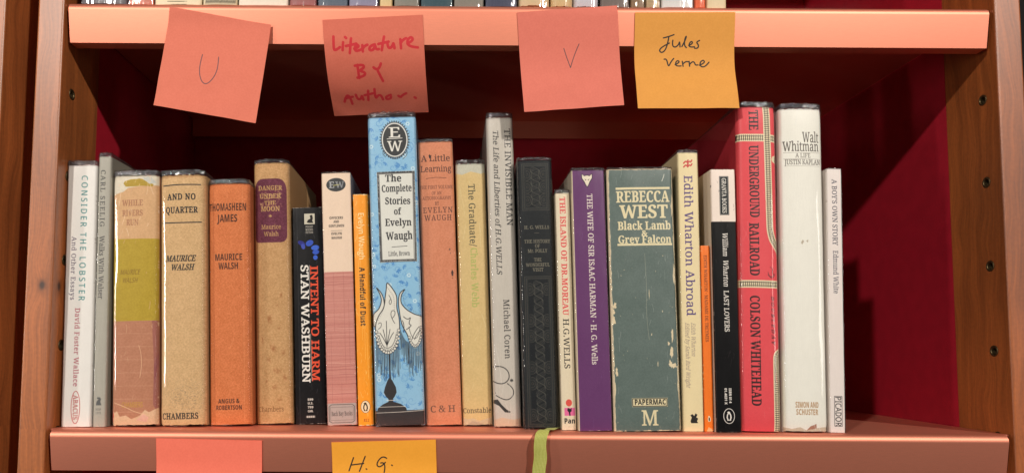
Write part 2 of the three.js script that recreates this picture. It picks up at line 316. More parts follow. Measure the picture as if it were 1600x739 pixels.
// measured places of the 23 books of the lower shelf
const P = {
  lob: { w: 21.8, h: 198.1, x: -277.9, z: -13.8, lean: 0.84 },
  carl: { w: 9.4, h: 205.6, x: -261.3, z: -15.5, lean: 0.89 },
  rivers: { w: 34.2, h: 191.0, x: -235.6, z: -16.3, lean: 1.79 },
  quarter: { w: 34.1, h: 192.2, x: -200.1, z: -18.5, lean: 1.91 },
  thom: { w: 31.9, h: 187.0, x: -165.9, z: -25.4, lean: 2.01 },
  danger: { w: 28.1, h: 206.8, x: -134.8, z: -37.0, lean: 2.08 },
  intent: { w: 24.7, h: 172.2, x: -107.3, z: -43.7, lean: 2.11 },
  off: { w: 22.8, h: 198.5, x: -81.4, z: -35.4, lean: 2.46 },
  dust: { w: 12.0, h: 181.9, x: -63.1, z: -36.5, lean: 2.26 },
  blue: { w: 37.7, h: 241.7, x: -36.0, z: -28.5, lean: 2.26 },
  little: { w: 27.7, h: 224.3, x: -2.4, z: -35.4, lean: 2.24 },
  grad: { w: 23.3, h: 207.3, x: 24.0, z: -37.1, lean: 1.94 },
  inv: { w: 20.9, h: 242.3, x: 46.9, z: -28.8, lean: 1.70 },
  polly: { w: 26.6, h: 205.6, x: 71.6, z: -18.0, lean: 1.49 },
  moreau: { w: 10.8, h: 178.9, x: 91.2, z: -13.0, lean: 1.41 },
  wife: { w: 24.6, h: 195.2, x: 109.8, z: -7.5, lean: 1.38 },
  west: { w: 49.3, h: 195.9, x: 148.1, z: -6.0, lean: 1.17 },
  edith: { w: 15.3, h: 209.9, x: 183.0, z: -9.6, lean: 0.29 },
  mad: { w: 6.6, h: 139.0, x: 194.8, z: -10.3, lean: 0.29 },
  last: { w: 18.1, h: 196.3, x: 208.0, z: -6.0, lean: 0.30 },
  under: { w: 28.9, h: 244.7, x: 232.7, z: -6.0, lean: -0.29 },
  walt: { w: 31.5, h: 243.5, x: 265.7, z: -6.0, lean: -0.47 },
  boy: { w: 11.2, h: 197.6, x: 288.8, z: -7.1, lean: -0.87 },
};
const ROW = 'books standing in a row on the lower shelf';
let bookSeed = 0;
function book(key, opts, label) { return makeBook({ ...P[key], seed: ++bookSeed, ...opts }, label, ROW); }

// 1 white paperback with teal capitals
{ const W = 47, H = 409, [c, x] = canvas(W, H); fill(x, [236, 233, 228], 0, 0, W, H);
  vtext(x, 'CONSIDER THE LOBSTER', 28, 16, 214, 9.6, SANS, [62, 138, 138], { track: 3 });
  vtext(x, 'And Other Essays', 13.5, 113, 213, 7.6, SERIF, [92, 82, 104], { track: 0.6 });
  vtext(x, 'David Foster Wallace', 22, 225, 347, 8, SERIF, [178, 80, 98], { track: 0.6 });
  oval(x, 23, 379, 7, 25, [190, 66, 66], 1); vtext(x, 'ABACUS', 23, 360, 398, 7.6, SERIF, [186, 62, 62]);
  grain(c, 6, 3); chips(x, W, H, [196, 190, 184], 5, { edge: 0.5, n: 24, ends: 0.5 });
  book('lob', { sleeve: 4.2, bulge: 0.3, edge: 1, mats: { spine: spineMat(c, 0.5), cover: flat([222, 219, 214]) } }, 'white paperback with teal spaced capitals, first beside the peg-holed upright'); }
// 2 thin grey hardback
{ const W = 20, H = 420, [c, x] = canvas(W, H); fill(x, [176, 172, 160], 0, 0, W, H);
  vtext(x, 'CARL SEELIG', 8, 21, 111, 7.6, SERIF, [66, 66, 66], { track: 1.2 }); vtext(x, 'Walks With Walser', 8, 125, 224, 8, SERIF, [54, 54, 56]);
  poly(x, [[5, 387], [6, 381], [9, 378], [10, 374], [13, 377], [12, 382], [14, 387]], [92, 92, 92]); oval(x, 8, 376, 1.6, 1.6, [92, 92, 92]);
  htext(x, 'NDP', 9, 395, 9, 3.2, SERIF, [98, 98, 96]); htext(x, '1371', 9, 400.5, 9, 3.2, SERIF, [98, 98, 96]);
  grain(c, 8, 8);
  book('carl', { sleeve: 3.4, bulge: 0.4, edge: 1.2, mats: { spine: spineMat(c, 0.55), cover: flat([146, 142, 130]) } }, 'thin pale grey book with small charcoal lettering, next to the white paperback'); }
// 3 banded faded jacket
{ const W = 72, H = 393, [c, x] = canvas(W, H); const r = rng(31);
  fill(x, [214, 170, 124], 0, 0, W, H); fill(x, [182, 154, 40], 0, 101, W, 129); fill(x, [186, 126, 96], 0, 230, W, H - 230);
  const torn = [[0, 0]]; torn.push([W, 0], [W, 16], [58, 17], [50, 15 + r() * 3], [40, 18], [26, 20], [18, 26], [6, 29], [0, 31]); poly(x, torn, [222, 212, 192]);
  poly(x, [[18, 13], [20, 9], [30, 6], [44, 5], [56, 9], [66, 15], [64, 18], [50, 17], [34, 18], [22, 18]], [178, 148, 44]);
  poly(x, [[48, 2], [62, 3], [70, 12], [60, 14], [52, 8]], [196, 196, 188]);
  for (const [s, b, n] of [['WHILE', 49, 34], ['RIVERS', 65, 34], ['RUN', 80, 20]]) htext(x, s, 33, b, n, 9.5, SERIFB, [176, 122, 88]);
  htext(x, 'MAURICE', 29, 157, 32, 7.6, SANS, [136, 104, 24], { slant: 0.25 }); htext(x, 'WALSH', 29, 170, 25, 7.6, SANS, [136, 104, 24], { slant: 0.25 });
  for (let k = 0; k < 8; k++) line(x, [[0, 250 + k * 20.2], [24, 249.4 + k * 20.2], [W, 250.6 + k * 20.2]], [206, 152, 120], 0.6);
  poly(x, [[64, 230], [W, 230], [W, 300], [68, 330], [66, 270]], 'rgba(140,70,80,0.45)'); poly(x, [[67, 300], [W, 280], [W, 372], [66, 360]], 'rgba(130,62,82,0.4)');
  htext(x, 'CHAMBERS', 34, 364, 34, 8, SANS, [196, 148, 62]);
  poly(x, [[0, H], [0, 366], [5, 372], [9, 369], [14, 378], [24, 376], [33, 382], [46, 377], [54, 368], [60, 372], [72, 366], [72, H]], [222, 184, 148]);
  poly(x, [[40, 384], [52, 374], [60, 380], [56, 388]], [226, 176, 156]); poly(x, [[0, 360], [4, 376], [2, 388], [0, 390]], [206, 90, 74]);
  scratches(x, W, H, [214, 172, 134], 41, 26, 22, 0.4); scratches(x, W, 90, [236, 206, 170], 44, 20, 30, 0.6); curve(x, [[4, 356], [22, 362], [40, 372], [58, 376]], [234, 196, 156], 0.8); curve(x, [[44, 268], [52, 290], [46, 318]], [230, 186, 150], 0.7);
  grain(c, 12, 12, { blotch: 0.8 }); chips(x, W, H, [228, 200, 170], 15, { edge: 0.9, n: 60 });
  book('rivers', { hard: true, bulge: 2.2, edge: 2.4, sleeve: 4.4, rag: 0.8, depth: 125, mats: { spine: spineMat(c, 0.62), cover: flat([176, 122, 92]) } }, 'worn jacketed hardback banded tan, mustard and brown'); }
// 4 tan cloth hardback with two black rules
{ const W = 72, H = 394, [c, x] = canvas(W, H); fill(x, [212, 174, 126], 0, 0, W, H);
  curve(x, [[6, 17], [34, 15.4], [66, 16]], [40, 42, 46], 1.7); curve(x, [[4, 76], [34, 77], [67, 76]], [40, 42, 46], 1.7);
  htext(x, 'AND NO', 36, 40, 46, 9.4, SERIF, [36, 36, 40], { track: 1, ink: 0.1 }); htext(x, 'QUARTER', 36, 61, 52, 9.4, SERIF, [36, 36, 40], { track: 0.5, ink: 0.1 });
  htext(x, 'MAURICE', 34, 137, 48, 9, SERIF, [44, 42, 42], { slant: 0.22, ink: 0.09 }); htext(x, 'WALSH', 37, 151, 37, 9, SERIF, [44, 42, 42], { slant: 0.22, ink: 0.09 });
  const rr = rng(90); for (let k = 0; k < 900; k++) { const a = rr() + rr() + rr() - 1.5, b = rr() + rr() + rr() - 1.5; x.fillStyle = `rgba(70,66,58,${0.05 + 0.13 * rr()})`; x.fillRect(38 + a * 30, 350 + b * 30, 0.5 + 1.6 * rr(), 0.4 + 1.2 * rr()); }
  htext(x, 'CHAMBERS', 33, 383, 58, 9.2, SERIF, [44, 40, 40], { track: 0.4, ink: 0.08 });
  grain(c, 24, 22, { cloth: true });
  poly(x, [[10, 5], [22, 3], [40, 5], [60, 3], [72, 5], [72, 0], [0, 0], [0, 4]], 'rgba(180,136,92,0.6)');
  book('quarter', { hard: true, bulge: 3, edge: 2.8, sleeve: 4.2, rag: 0.9, depth: 125, mats: { spine: spineMat(c, 0.78, { bumpMap: rep(weave, 3, 18), bumpScale: 0.00008 }), cover: flat([196, 158, 112], 0.8) } }, 'tan cloth hardback with two black rules near its head'); }
// 5 orange cloth hardback
{ const W = 68, H = 380, [c, x] = canvas(W, H), k = [84, 46, 30]; fill(x, [214, 122, 70], 0, 0, W, H);
  htext(x, 'THOMASHEEN', 33, 43, 62, 11.5, SANSB, k); htext(x, 'JAMES', 33, 61, 33, 11.5, SANSB, k); htext(x, 'MAURICE', 34, 122, 46, 10, SANSB, k); htext(x, 'WALSH', 34, 136, 33, 10, SANSB, k);
  htext(x, 'ANGUS &', 33, 345, 35, 6.8, SANSB, [80, 42, 26]); htext(x, 'ROBERTSON', 33, 355, 43, 6.8, SANSB, [80, 42, 26]);
  scratches(x, W, H, [224, 140, 90], 51, 30, 40, 0.4); line(x, [[10, 0], [9, 180], [10, H]], 'rgba(150,74,36,0.35)', 0.8); line(x, [[58, 0], [58, H]], 'rgba(236,160,110,0.35)', 1);
  grain(c, 22, 29, { cloth: true });
  book('thom', { hard: true, bulge: 2.6, edge: 2.6, sleeve: 4, rag: 0.4, depth: 125, mats: { spine: spineMat(c, 0.75, { bumpMap: rep(weave, 3, 18), bumpScale: 0.00008 }), cover: flat([188, 104, 58], 0.8) } }, 'orange cloth hardback with dark brown block lettering'); }
// 6 tan hardback with plum label
{ const W = 59, H = 410, [c, x] = canvas(W, H), gold = [196, 156, 98]; fill(x, [198, 154, 104], 0, 0, W, H);
  x.fillStyle = 'rgb(104,40,62)'; x.beginPath(); x.moveTo(2, 118); x.quadraticCurveTo(2, 127, 10, 127); x.lineTo(44, 127); x.quadraticCurveTo(54, 127, 55, 116); x.lineTo(55, 44); x.quadraticCurveTo(54, 26, 40, 25.5); x.lineTo(16, 25.5); x.quadraticCurveTo(3, 26, 2, 44); x.closePath(); x.fill();
  for (const [s, b, n, cp] of [['DANGER', 44, 40, 7], ['UNDER', 57, 36, 7], ['THE', 67, 20, 6], ['MOON', 77, 32, 7.4]]) htext(x, s, 28, b, n, cp, SERIFB, gold);
  htext(x, '*', 28, 91, 6, 7, SERIFB, gold); htext(x, 'Maurice', 29, 106, 33, 7, SERIF, gold); htext(x, 'Walsh', 29, 117, 25, 7, SERIF, gold);
  const rq = rng(61); for (let k = 0; k < 60; k++) { x.fillStyle = `rgba(198,156,110,${0.25 + 0.5 * rq()})`; x.beginPath(); const a = 10 + rq() * 38, b = 44 + rq() * 28; x.ellipse(a, b, 0.6 + 2 * rq() * rq() * 1.6, 0.4 + 1.2 * rq(), rq() * 3, 0, 7); x.fill(); }
  for (const [a, b, s, t] of [[44, 210, 2.5, 4], [38, 226, 1.6, 2], [25, 246, 4, 6], [40, 262, 2, 2.5], [30, 292, 5, 5], [46, 300, 3, 4], [22, 310, 3, 3], [36, 328, 5, 4], [48, 338, 3, 5], [18, 344, 2, 3], [32, 352, 3.5, 2.5], [40, 372, 4, 2], [12, 280, 2, 5]]) { for (let q = 0; q < 26; q++) oval(x, a + (rq() + rq() - 1) * s * 1.3, b + (rq() + rq() - 1) * t * 1.3, s * (0.15 + 0.5 * rq()), t * (0.15 + 0.5 * rq()), 'rgba(138,84,40,0.1)'); }
  htext(x, 'Chambers', 25, 390, 42, 7.4, SERIF, [132, 92, 54]);
  grain(c, 18, 33, { cloth: true, blotch: 0.9 });
  book('danger', { hard: true, bulge: 2.6, edge: 2.6, sleeve: 3, rag: 0.4, depth: 128, mats: { spine: spineMat(c, 0.72, { bumpMap: rep(weave, 3, 18), bumpScale: 0.00006 }), cover: flat([188, 146, 98], 0.8) } }, 'stained tan hardback with a rounded plum label at its head'); }
// 7 black paperback
{ const W = 50, H = 340, [c, x] = canvas(W, H); fill(x, [18, 18, 21], 0, 0, W, H);
  fill(x, [196, 190, 172], 20, 10, 17, 17); poly(x, [[24, 24], [26, 20], [30, 18], [29, 13], [33, 12], [34, 17], [33, 22], [35, 25], [28, 25]], [34, 32, 30]); fill(x, [22, 22, 25], 20, 27, 17, 0.6);
  ['POCKET', 'BOOKS', 'FICTION'].forEach((s, k) => htext(x, s, 28, 32.6 + k * 4.4, 12, 3, SANS, [190, 184, 172]));
  const B = [[15, 57, 6.5, 3.6, 0.5, [40, 44, 128]], [17.5, 62, 3.2, 4.6, -0.3, [60, 74, 168]], [28, 57, 6.4, 4.6, -0.4, [54, 84, 184]], [37, 64.5, 6.6, 4, -0.1, [62, 100, 204]], [38, 71.5, 5.6, 3.6, -0.1, [54, 88, 190]], [37, 80, 3.6, 3.8, 0, [58, 96, 198]]];
  for (const [a, b, s, t, an, cc] of B) { x.fillStyle = css(cc); x.beginPath(); x.ellipse(a, b, s, t, an, 0, 7); x.fill(); }
  vtext(x, 'INTENT TO HARM', 34.5, 93, 274, 11.6, SERIF, [226, 84, 56], { ink: 0.07 }); vtext(x, 'STAN WASHBURN', 19.5, 91, 276, 12, SERIF, [226, 222, 214], { ink: 0.07 });
  line(x, [[27, 92], [27, 140]], [200, 196, 188], 0.6); line(x, [[27, 200], [28, 273]], [200, 196, 188], 0.6);
  ['599', 'U.S.', '799', 'CAN.'].forEach((s, k) => htext(x, s, 25, 304 + k * 6, 9, 3.4, SANSB, [206, 202, 194])); for (let k = 0; k < 14; k++) fill(x, [206, 202, 194], 18 + k, 327, 0.4 + 0.4 * (k % 3), 3.2);
  line(x, [[8, 0], [8.5, 200], [8, H]], [58, 58, 62], 0.5); scratches(x, W, H, [70, 70, 74], 70, 60, 14, 0.3); grain(c, 8, 37); chips(x, W, H, [168, 158, 150], 71, { edge: 0.5, n: 70, ends: 0.7 });
  book('intent', { bulge: 0.5, edge: 0.8, depth: 106, mats: { spine: spineMat(c, 0.45, { specularIntensity: 0.45 }), cover: flat([26, 26, 28], 0.45) } }, 'short black paperback with red and white capitals and blue fingertips'); }
// 8 cream and pink paperback
{ const W = 46, H = 395, [c, x] = canvas(W, H); fill(x, [240, 214, 190], 0, 0, W, H); fill(x, [206, 138, 126], 0, 157, W, H);
  const rp = rng(81); for (let k = 0; k < 150; k++) { const b = 158 + rp() * 236, dark = rp() < 0.55; curve(x, [[-2, b], [14, b + 3 * (rp() - 0.5)], [30, b + 4 * (rp() - 0.5)], [48, b + 2 * (rp() - 0.5)]], dark ? `rgba(166,92,86,${0.1 + 0.3 * rp()})` : `rgba(232,176,160,${0.15 + 0.35 * rp()})`, 0.4 + 1.1 * rp()); }
  for (const [a, b0, b1] of [[15, 158, 250], [31, 158, 330], [9, 250, 361], [24, 330, 361], [38, 200, 300]]) line(x, [[a, b0], [a, b1]], 'rgba(160,90,86,0.5)', 0.5);
  oval(x, 23, 19, 15.5, 10.8, [52, 54, 56]); htext(x, 'E', 16, 24, 9, 10, SERIFB, [168, 170, 172]); htext(x, 'W', 29, 24, 14, 10, SERIFB, [140, 142, 146]); line(x, [[19, 20], [28, 19]], [196, 190, 120], 1);
  [['OFFICERS', 74, 22], ['AND', 80, 9], ['GENTLEMEN', 86.5, 25]].forEach(([s, b, n]) => htext(x, s, 22, b, n, 4, SANSB, [66, 58, 54])); line(x, [[13, 92], [31, 92]], [66, 58, 54], 0.5);
  [['EVELYN', 99, 17], ['WAUGH', 105.5, 17]].forEach(([s, b, n]) => htext(x, s, 22, b, n, 4, SANSB, [66, 58, 54]));
  fill(x, [182, 166, 160], 0.5, 361, W - 1, 33); line(x, [[3, 366], [7, 363], [39, 363], [43, 366], [43, 388], [39, 391], [7, 391], [3, 388], [3, 366]], [86, 76, 74], 0.9); line(x, [[5, 367], [41, 367], [41, 387], [5, 387], [5, 367]], [110, 98, 96], 0.5);
  htext(x, 'Back Bay Books', 23, 380.5, 33, 6.4, SERIF, [64, 56, 56]);
  grain(c, 7, 43); chips(x, W, H, [246, 226, 206], 82, { edge: 0.5, n: 30, ends: 0.5 });
  book('off', { sleeve: 1.4, bulge: 0.4, edge: 0.8, mats: { spine: spineMat(c, 0.5), cover: flat([120, 82, 74]) } }, 'paperback with cream upper half over pink wood-grain print and dark oval badge'); }
// 9 thin orange paperback
{ const W = 24, H = 362, [c, x] = canvas(W, H); fill(x, [240, 150, 24], 0, 0, W, H);
  vtext(x, 'Evelyn Waugh', 12, 29, 104, 8.6, SANS, [246, 216, 160]); vtext(x, 'A Handful of Dust', 12, 116, 208, 8.4, SANSB, [40, 26, 14]);
  penguin(x, 12, 333, 9, [42, 28, 16], [236, 214, 176], true); htext(x, '822', 13, 356, 9, 4, SANS, [90, 54, 16]);
  scratches(x, W, H, [250, 196, 110], 91, 60, 16, 0.4); for (let k = 0; k < 4; k++) curve(x, [[5 + k * 4, 40 + k * 60], [8 + k * 3, 120 + k * 40], [6 + k * 4, 200 + k * 30]], 'rgba(252,206,130,0.7)', 0.4);
  grain(c, 8, 47); chips(x, W, H, [244, 222, 180], 92, { edge: 0.9, n: 80 });
  book('dust', { bulge: 0.5, edge: 0.7, depth: 111, mats: { spine: spineMat(c, 0.5), cover: flat([214, 132, 26]) } }, 'thin creased orange paperback with a bird badge, against the tall blue book'); }
// 10 tall blue hardback with lamp drawing
{ const W = 76, H = 484, [c, x] = canvas(W, H), r = rng(101), ink = [44, 44, 48]; fill(x, [146, 196, 228], 0, 0, W, H);
  const tones = ['rgba(84,148,208,0.75)', 'rgba(104,164,214,0.7)', 'rgba(120,176,220,0.8)'];
  for (let k = 0; k < 240; k++) { const a = r() * W, b = r() * H, s = 3 + 7 * r(), an = r() * 6.28, pts = []; for (let q = 0; q < 14; q++) { const rr = s * (1 - q / 15), th = an + q * 0.5; pts.push([a + rr * Math.cos(th), b + rr * Math.sin(th)]); } curve(x, pts, tones[k % 3], 0.5 + 0.5 * r()); }
  for (let k = 0; k < 130; k++) { const a = r() * W, b = r() * H, an = r() * 6.28; for (let q = 0; q < 4; q++) { x.fillStyle = q % 2 ? 'rgba(66,132,200,0.8)' : 'rgba(96,158,212,0.8)'; x.beginPath(); x.ellipse(a + 3.4 * Math.cos(an + q * 0.6), b + 3.4 * Math.sin(an + q * 0.6), 2.7, 0.9, an + q * 0.6, 0, 7); x.fill(); } }
  for (let k = 0; k < 26; k++) { const a = r() * W, b = (k + r()) * H / 26; for (let q = 0; q < 6; q++) oval(x, a + 2.3 * Math.cos(q * 1.047), b + 2.3 * Math.sin(q * 1.047), 1.25, 1.25, 'rgba(206,230,240,0.9)'); oval(x, a, b, 1.1, 1.1, 'rgba(108,166,212,0.9)'); }
  // badge
  for (let q = 0; q < 40; q++) { const th = q / 40 * 6.283; line(x, [[42 + 21 * Math.cos(th), 37 + 28 * Math.sin(th)], [42 + 24 * Math.cos(th), 37 + 31 * Math.sin(th)]], ink, 0.8); oval(x, 42 + 22.6 * Math.cos(th), 37 + 29.6 * Math.sin(th), 1.1, 1.1, ink, 0.5); }
  oval(x, 42, 37, 21, 28, [228, 230, 226]); oval(x, 42, 37, 21, 28, ink, 1); oval(x, 42, 37, 18.6, 25.6, [50, 52, 54]);
  htext(x, 'E', 42, 33, 20, 16, SERIF, [232, 230, 222]); line(x, [[30, 35.4], [54, 34.6]], [232, 230, 222], 1.1); htext(x, 'W', 42, 55, 24, 16, SERIF, [232, 230, 222]);
  curve(x, [[27, 64], [22, 60], [24, 54], [28, 58], [34, 66], [42, 68], [50, 66], [58, 58], [62, 56], [60, 64], [54, 68]], ink, 0.8);
  // lettered plate
  poly(x, [[12, 88], [72, 87], [72, 230], [14, 231]], [226, 226, 218]); for (let q = 0; q < 3; q++) line(x, [[12 + q * 1.6 + r(), 88 + q * 1.6], [72 - q * 1.6, 87 + q * 1.6 + r()], [71.6 - q * 1.6 - r(), 230 - q * 1.6], [14 + q * 1.6, 231 - q * 1.6 - r()], [12 + q * 1.6 + r(), 88 + q * 1.6]], ink, q === 1 ? 1.7 : 0.8);
  for (let q = 0; q < 130; q++) { const e = r() < 0.7, v = r(); const [a, b] = e ? [r() < 0.5 ? 13.4 : 70.6, 89 + 140 * v] : [13 + 58 * v, r() < 0.5 ? 89 : 229.4]; line(x, [[a, b], [a + (e ? 1.4 : 1), b + (e ? 1.6 : -1.6)]], [200, 200, 194], 0.4); }
  [['The', 38, 104, 26, 11], ['Complete', 43, 120, 48, 11], ['Stories', 44, 140, 40, 11], ['of', 43, 156, 11, 10], ['Evelyn', 44, 174, 42, 11], ['Waugh', 45, 195, 42, 12]].forEach(([s, a, b, n, cp], i) => { x.save(); x.translate(a, b); x.rotate((i % 2 ? -1 : 1) * 0.012); run(x, s, n, cp, SERIFB, ink); x.restore(); });
  line(x, [[33, 207], [57, 206]], ink, 0.8); htext(x, 'Little, Brown', 44, 221, 34, 7, SERIF, ink);
  // lamp with fringed shades
  const pale = [228, 226, 216], fringe = (x0, y0, x1, y1, l, n) => { for (let k = 0; k <= n; k++) { const q = k / n, a = x0 + (x1 - x0) * q, b = y0 + (y1 - y0) * q + 6 * Math.sin(q * Math.PI), L = l * (0.7 + 0.5 * r()); curve(x, [[a, b], [a + 1.2 * (r() - 0.5), b + L * 0.5], [a + 2 * (r() - 0.5), b + L]], ink, 0.5); } };
  const blob = (pts) => { const v = new THREE.CatmullRomCurve3(pts.map(([p, q]) => new THREE.Vector3(p, q, 0)), true, 'centripetal').getPoints(90).map((p) => [p.x, p.y]); poly(x, v, pale); line(x, [...v, v[0]], ink, 1.4); };
  const dots = (pts, n) => new THREE.CatmullRomCurve3(pts.map(([p, q]) => new THREE.Vector3(p, q, 0))).getSpacedPoints(n).forEach((p) => oval(x, p.x, p.y, 0.5, 0.5, ink));
  fringe(4, 352, 40, 356, 46, 36); fringe(42, 334, 56, 356, 34, 16); fringe(54, 358, 75, 348, 42, 20);
  blob([[51, 274], [46, 282], [45, 294], [52, 304], [64, 312], [77, 318], [77, 336], [72, 352], [66, 362], [58, 358], [53, 344], [46, 330], [42, 310], [41, 290], [44, 279]]);
  blob([[7, 270], [14, 278], [18, 290], [18, 304], [12, 318], [2, 330], [1, 312], [10, 302], [14, 290], [12, 280]]);
  blob([[24, 263], [32, 272], [38, 284], [38, 302], [41, 318], [41, 338], [36, 358], [28, 370], [20, 372], [10, 364], [5, 348], [4, 328], [9, 314], [17, 302], [20, 286], [22, 274]]);
  for (let q = 0; q < 17; q++) { const th = -0.1 + q / 16 * 3.3; oval(x, 22.5 + 17.5 * Math.cos(th), 340 + 31 * Math.sin(th), 2.3, 2.2, pale); oval(x, 22.5 + 17.5 * Math.cos(th), 340 + 31 * Math.sin(th), 2.3, 2.2, ink, 0.7); }
  for (let q = 0; q < 14; q++) { const th = -0.2 + q / 13 * 2.9; oval(x, 65 + 10 * Math.cos(th), 338 + 24 * Math.sin(th), 1.9, 1.9, pale); oval(x, 65 + 10 * Math.cos(th), 338 + 24 * Math.sin(th), 1.9, 1.9, ink, 0.6); }
  for (let q = 0; q < 20; q++) { const th = q / 19 * 3.14, a1 = 22.5 + 14 * Math.cos(th), b1 = 340 + 26 * Math.sin(th); line(x, [[a1, b1], [22.5 + 15.6 * Math.cos(th), 340 + 28.4 * Math.sin(th)]], ink, 0.8); }
  curve(x, [[9, 344], [12, 358], [22, 366], [33, 357], [36, 342]], ink, 0.8); curve(x, [[26, 282], [31, 290], [28, 298], [25, 292], [29, 288]], ink, 0.8); curve(x, [[56, 332], [58, 344], [64, 352], [71, 346], [73, 334]], ink, 0.7);
  dots([[24, 270], [33, 284], [34, 304]], 12); dots([[21, 290], [16, 306], [8, 320]], 10); dots([[48, 284], [52, 298], [74, 314]], 14);
  for (let q = 0; q < 5; q++) curve(x, [[21, 360], [21 + (q - 2) * 3, 346], [21 + (q - 2) * 5.4, 330 + Math.abs(q - 2) * 5]], ink, 1); line(x, [[21, 362], [21, 322]], ink, 1);
  curve(x, [[30, 318], [35, 314], [35, 306], [29, 306], [28, 316], [34, 326]], ink, 0.9); curve(x, [[8, 326], [13, 322], [13, 332], [8, 334]], ink, 0.8); curve(x, [[60, 352], [64, 340], [72, 332]], ink, 0.9); curve(x, [[64, 352], [68, 342], [74, 338]], ink, 0.8); curve(x, [[48, 316], [54, 322], [60, 316], [55, 328], [62, 330], [52, 336]], ink, 1.1); curve(x, [[46, 322], [50, 330], [47, 340]], ink, 1);
  line(x, [[24, 374], [24, 412]], ink, 1.8);
  poly(x, [[24, 408], [28, 414], [33, 424], [34, 432], [31, 438], [28, 442], [28, 446], [40, 450], [48, 456], [50, 464], [2, 464], [4, 456], [12, 450], [21, 446], [21, 442], [17, 438], [14, 432], [16, 424], [20, 414]], [50, 48, 50]); line(x, [[18, 444], [31, 444]], pale, 0.8); line(x, [[6, 454], [46, 454]], pale, 0.7);
  fill(x, [52, 50, 52], 0, 460, W, 26); line(x, [[0, 463], [40, 462.4], [76, 461]], pale, 0.7);
  grain(c, 7, 53);
  book('blue', { hard: true, bulge: 1.0, edge: 2.2, sleeve: 4.6, depth: 160, mats: { spine: spineMat(c, 0.5), cover: flat([140, 188, 220]) } }, 'tall pale blue patterned hardback with a black oval badge and fringed lamp drawing'); }
// 11 terracotta jacket
{ const W = 56, H = 445, [c, x] = canvas(W, H), k = [104, 60, 46]; fill(x, [214, 136, 100], 0, 0, W, H);
  htext(x, 'A Little', 28, 32, 47, 9.6, SERIF, [76, 46, 40]); htext(x, 'Learning', 28, 49, 50, 9.6, SERIF, [76, 46, 40]); line(x, [[12, 59], [28, 57.6], [44, 58.6]], k, 0.8);
  [['THE FIRST VOLUME', 75, 53], ['OF AN', 84.5, 16], ['AUTOBIOGRAPHY', 92.5, 46], ['BY', 101, 7]].forEach(([s, b, n]) => htext(x, s, 28, b, n, 5, SERIF, k)); htext(x, 'EVELYN', 29, 114, 48, 8.6, SERIF, [86, 52, 44], { track: 1.4 }); htext(x, 'WAUGH', 29, 126, 44, 8.6, SERIF, [86, 52, 44], { track: 1.4 });
  htext(x, 'C & H', 27, 424, 40, 10, SERIF, [110, 76, 62]);
  poly(x, [[47, 208], [49, 204], [51, 208], [50, 214], [48, 214]], [70, 44, 38]); oval(x, 49, 217, 0.9, 0.7, [70, 44, 38]); oval(x, 46, 172, 1.2, 1.6, [120, 90, 78]); oval(x, 47, 178, 0.6, 1, [120, 90, 78]); poly(x, [[17, 22], [19, 20], [20, 26], [18, 27]], [40, 30, 30]);
  grain(c, 16, 59, { blotch: 0.7 }); const ra = rng(111); for (let q = 0; q < 200; q++) { x.fillStyle = `rgba(232,170,140,${0.2 * ra()})`; x.fillRect(ra() * W, 130 + ra() * 300, 0.5 + 2 * ra(), 0.5 + ra()); } chips(x, W, H, [232, 180, 150], 113, { edge: 0.4, n: 40, ends: 0.9 });
  book('little', { hard: true, bulge: 1.4, edge: 2, sleeve: 2.6, depth: 140, mats: { spine: spineMat(c, 0.62), cover: flat([190, 118, 84]) } }, 'terracotta paper jacketed hardback beside the tall blue book'); }
// 12 straw coloured jacket
{ const W = 47, H = 411, [c, x] = canvas(W, H); fill(x, [216, 188, 130], 0, 0, W, H);
  poly(x, [[0, 0], [W, 0], [W, 14], [40, 17], [24, 13], [10, 18], [0, 15]], [196, 194, 176]);
  vtext(x, 'The Graduate/', 25, 33, 132, 10.4, SERIF, [78, 76, 60], { track: 0.4 }); vtext(x, 'Charles Webb', 26, 134, 228, 10.4, SERIF, [172, 182, 98], { track: 0.4 });
  htext(x, 'Constable', 23, 391, 45, 7.6, SERIF, [74, 62, 46]);
  poly(x, [[0, H], [0, 398], [8, 401], [16, 399], [26, 404], [36, 401], [47, 398], [47, H]], [206, 186, 150]); poly(x, [[8, H], [14, 404], [24, 406], [34, H]], [188, 168, 140]);
  scratches(x, W, H, [230, 212, 160], 120, 26, 50, 0.4); grain(c, 9, 61, { blotch: 0.9 });
  book('grad', { hard: true, bulge: 1.6, edge: 2.2, sleeve: 3.6, rag: 0.5, depth: 135, mats: { spine: spineMat(c, 0.6), cover: flat([188, 166, 112]) } }, 'straw coloured jacketed hardback with lettering in charcoal and pale green'); }
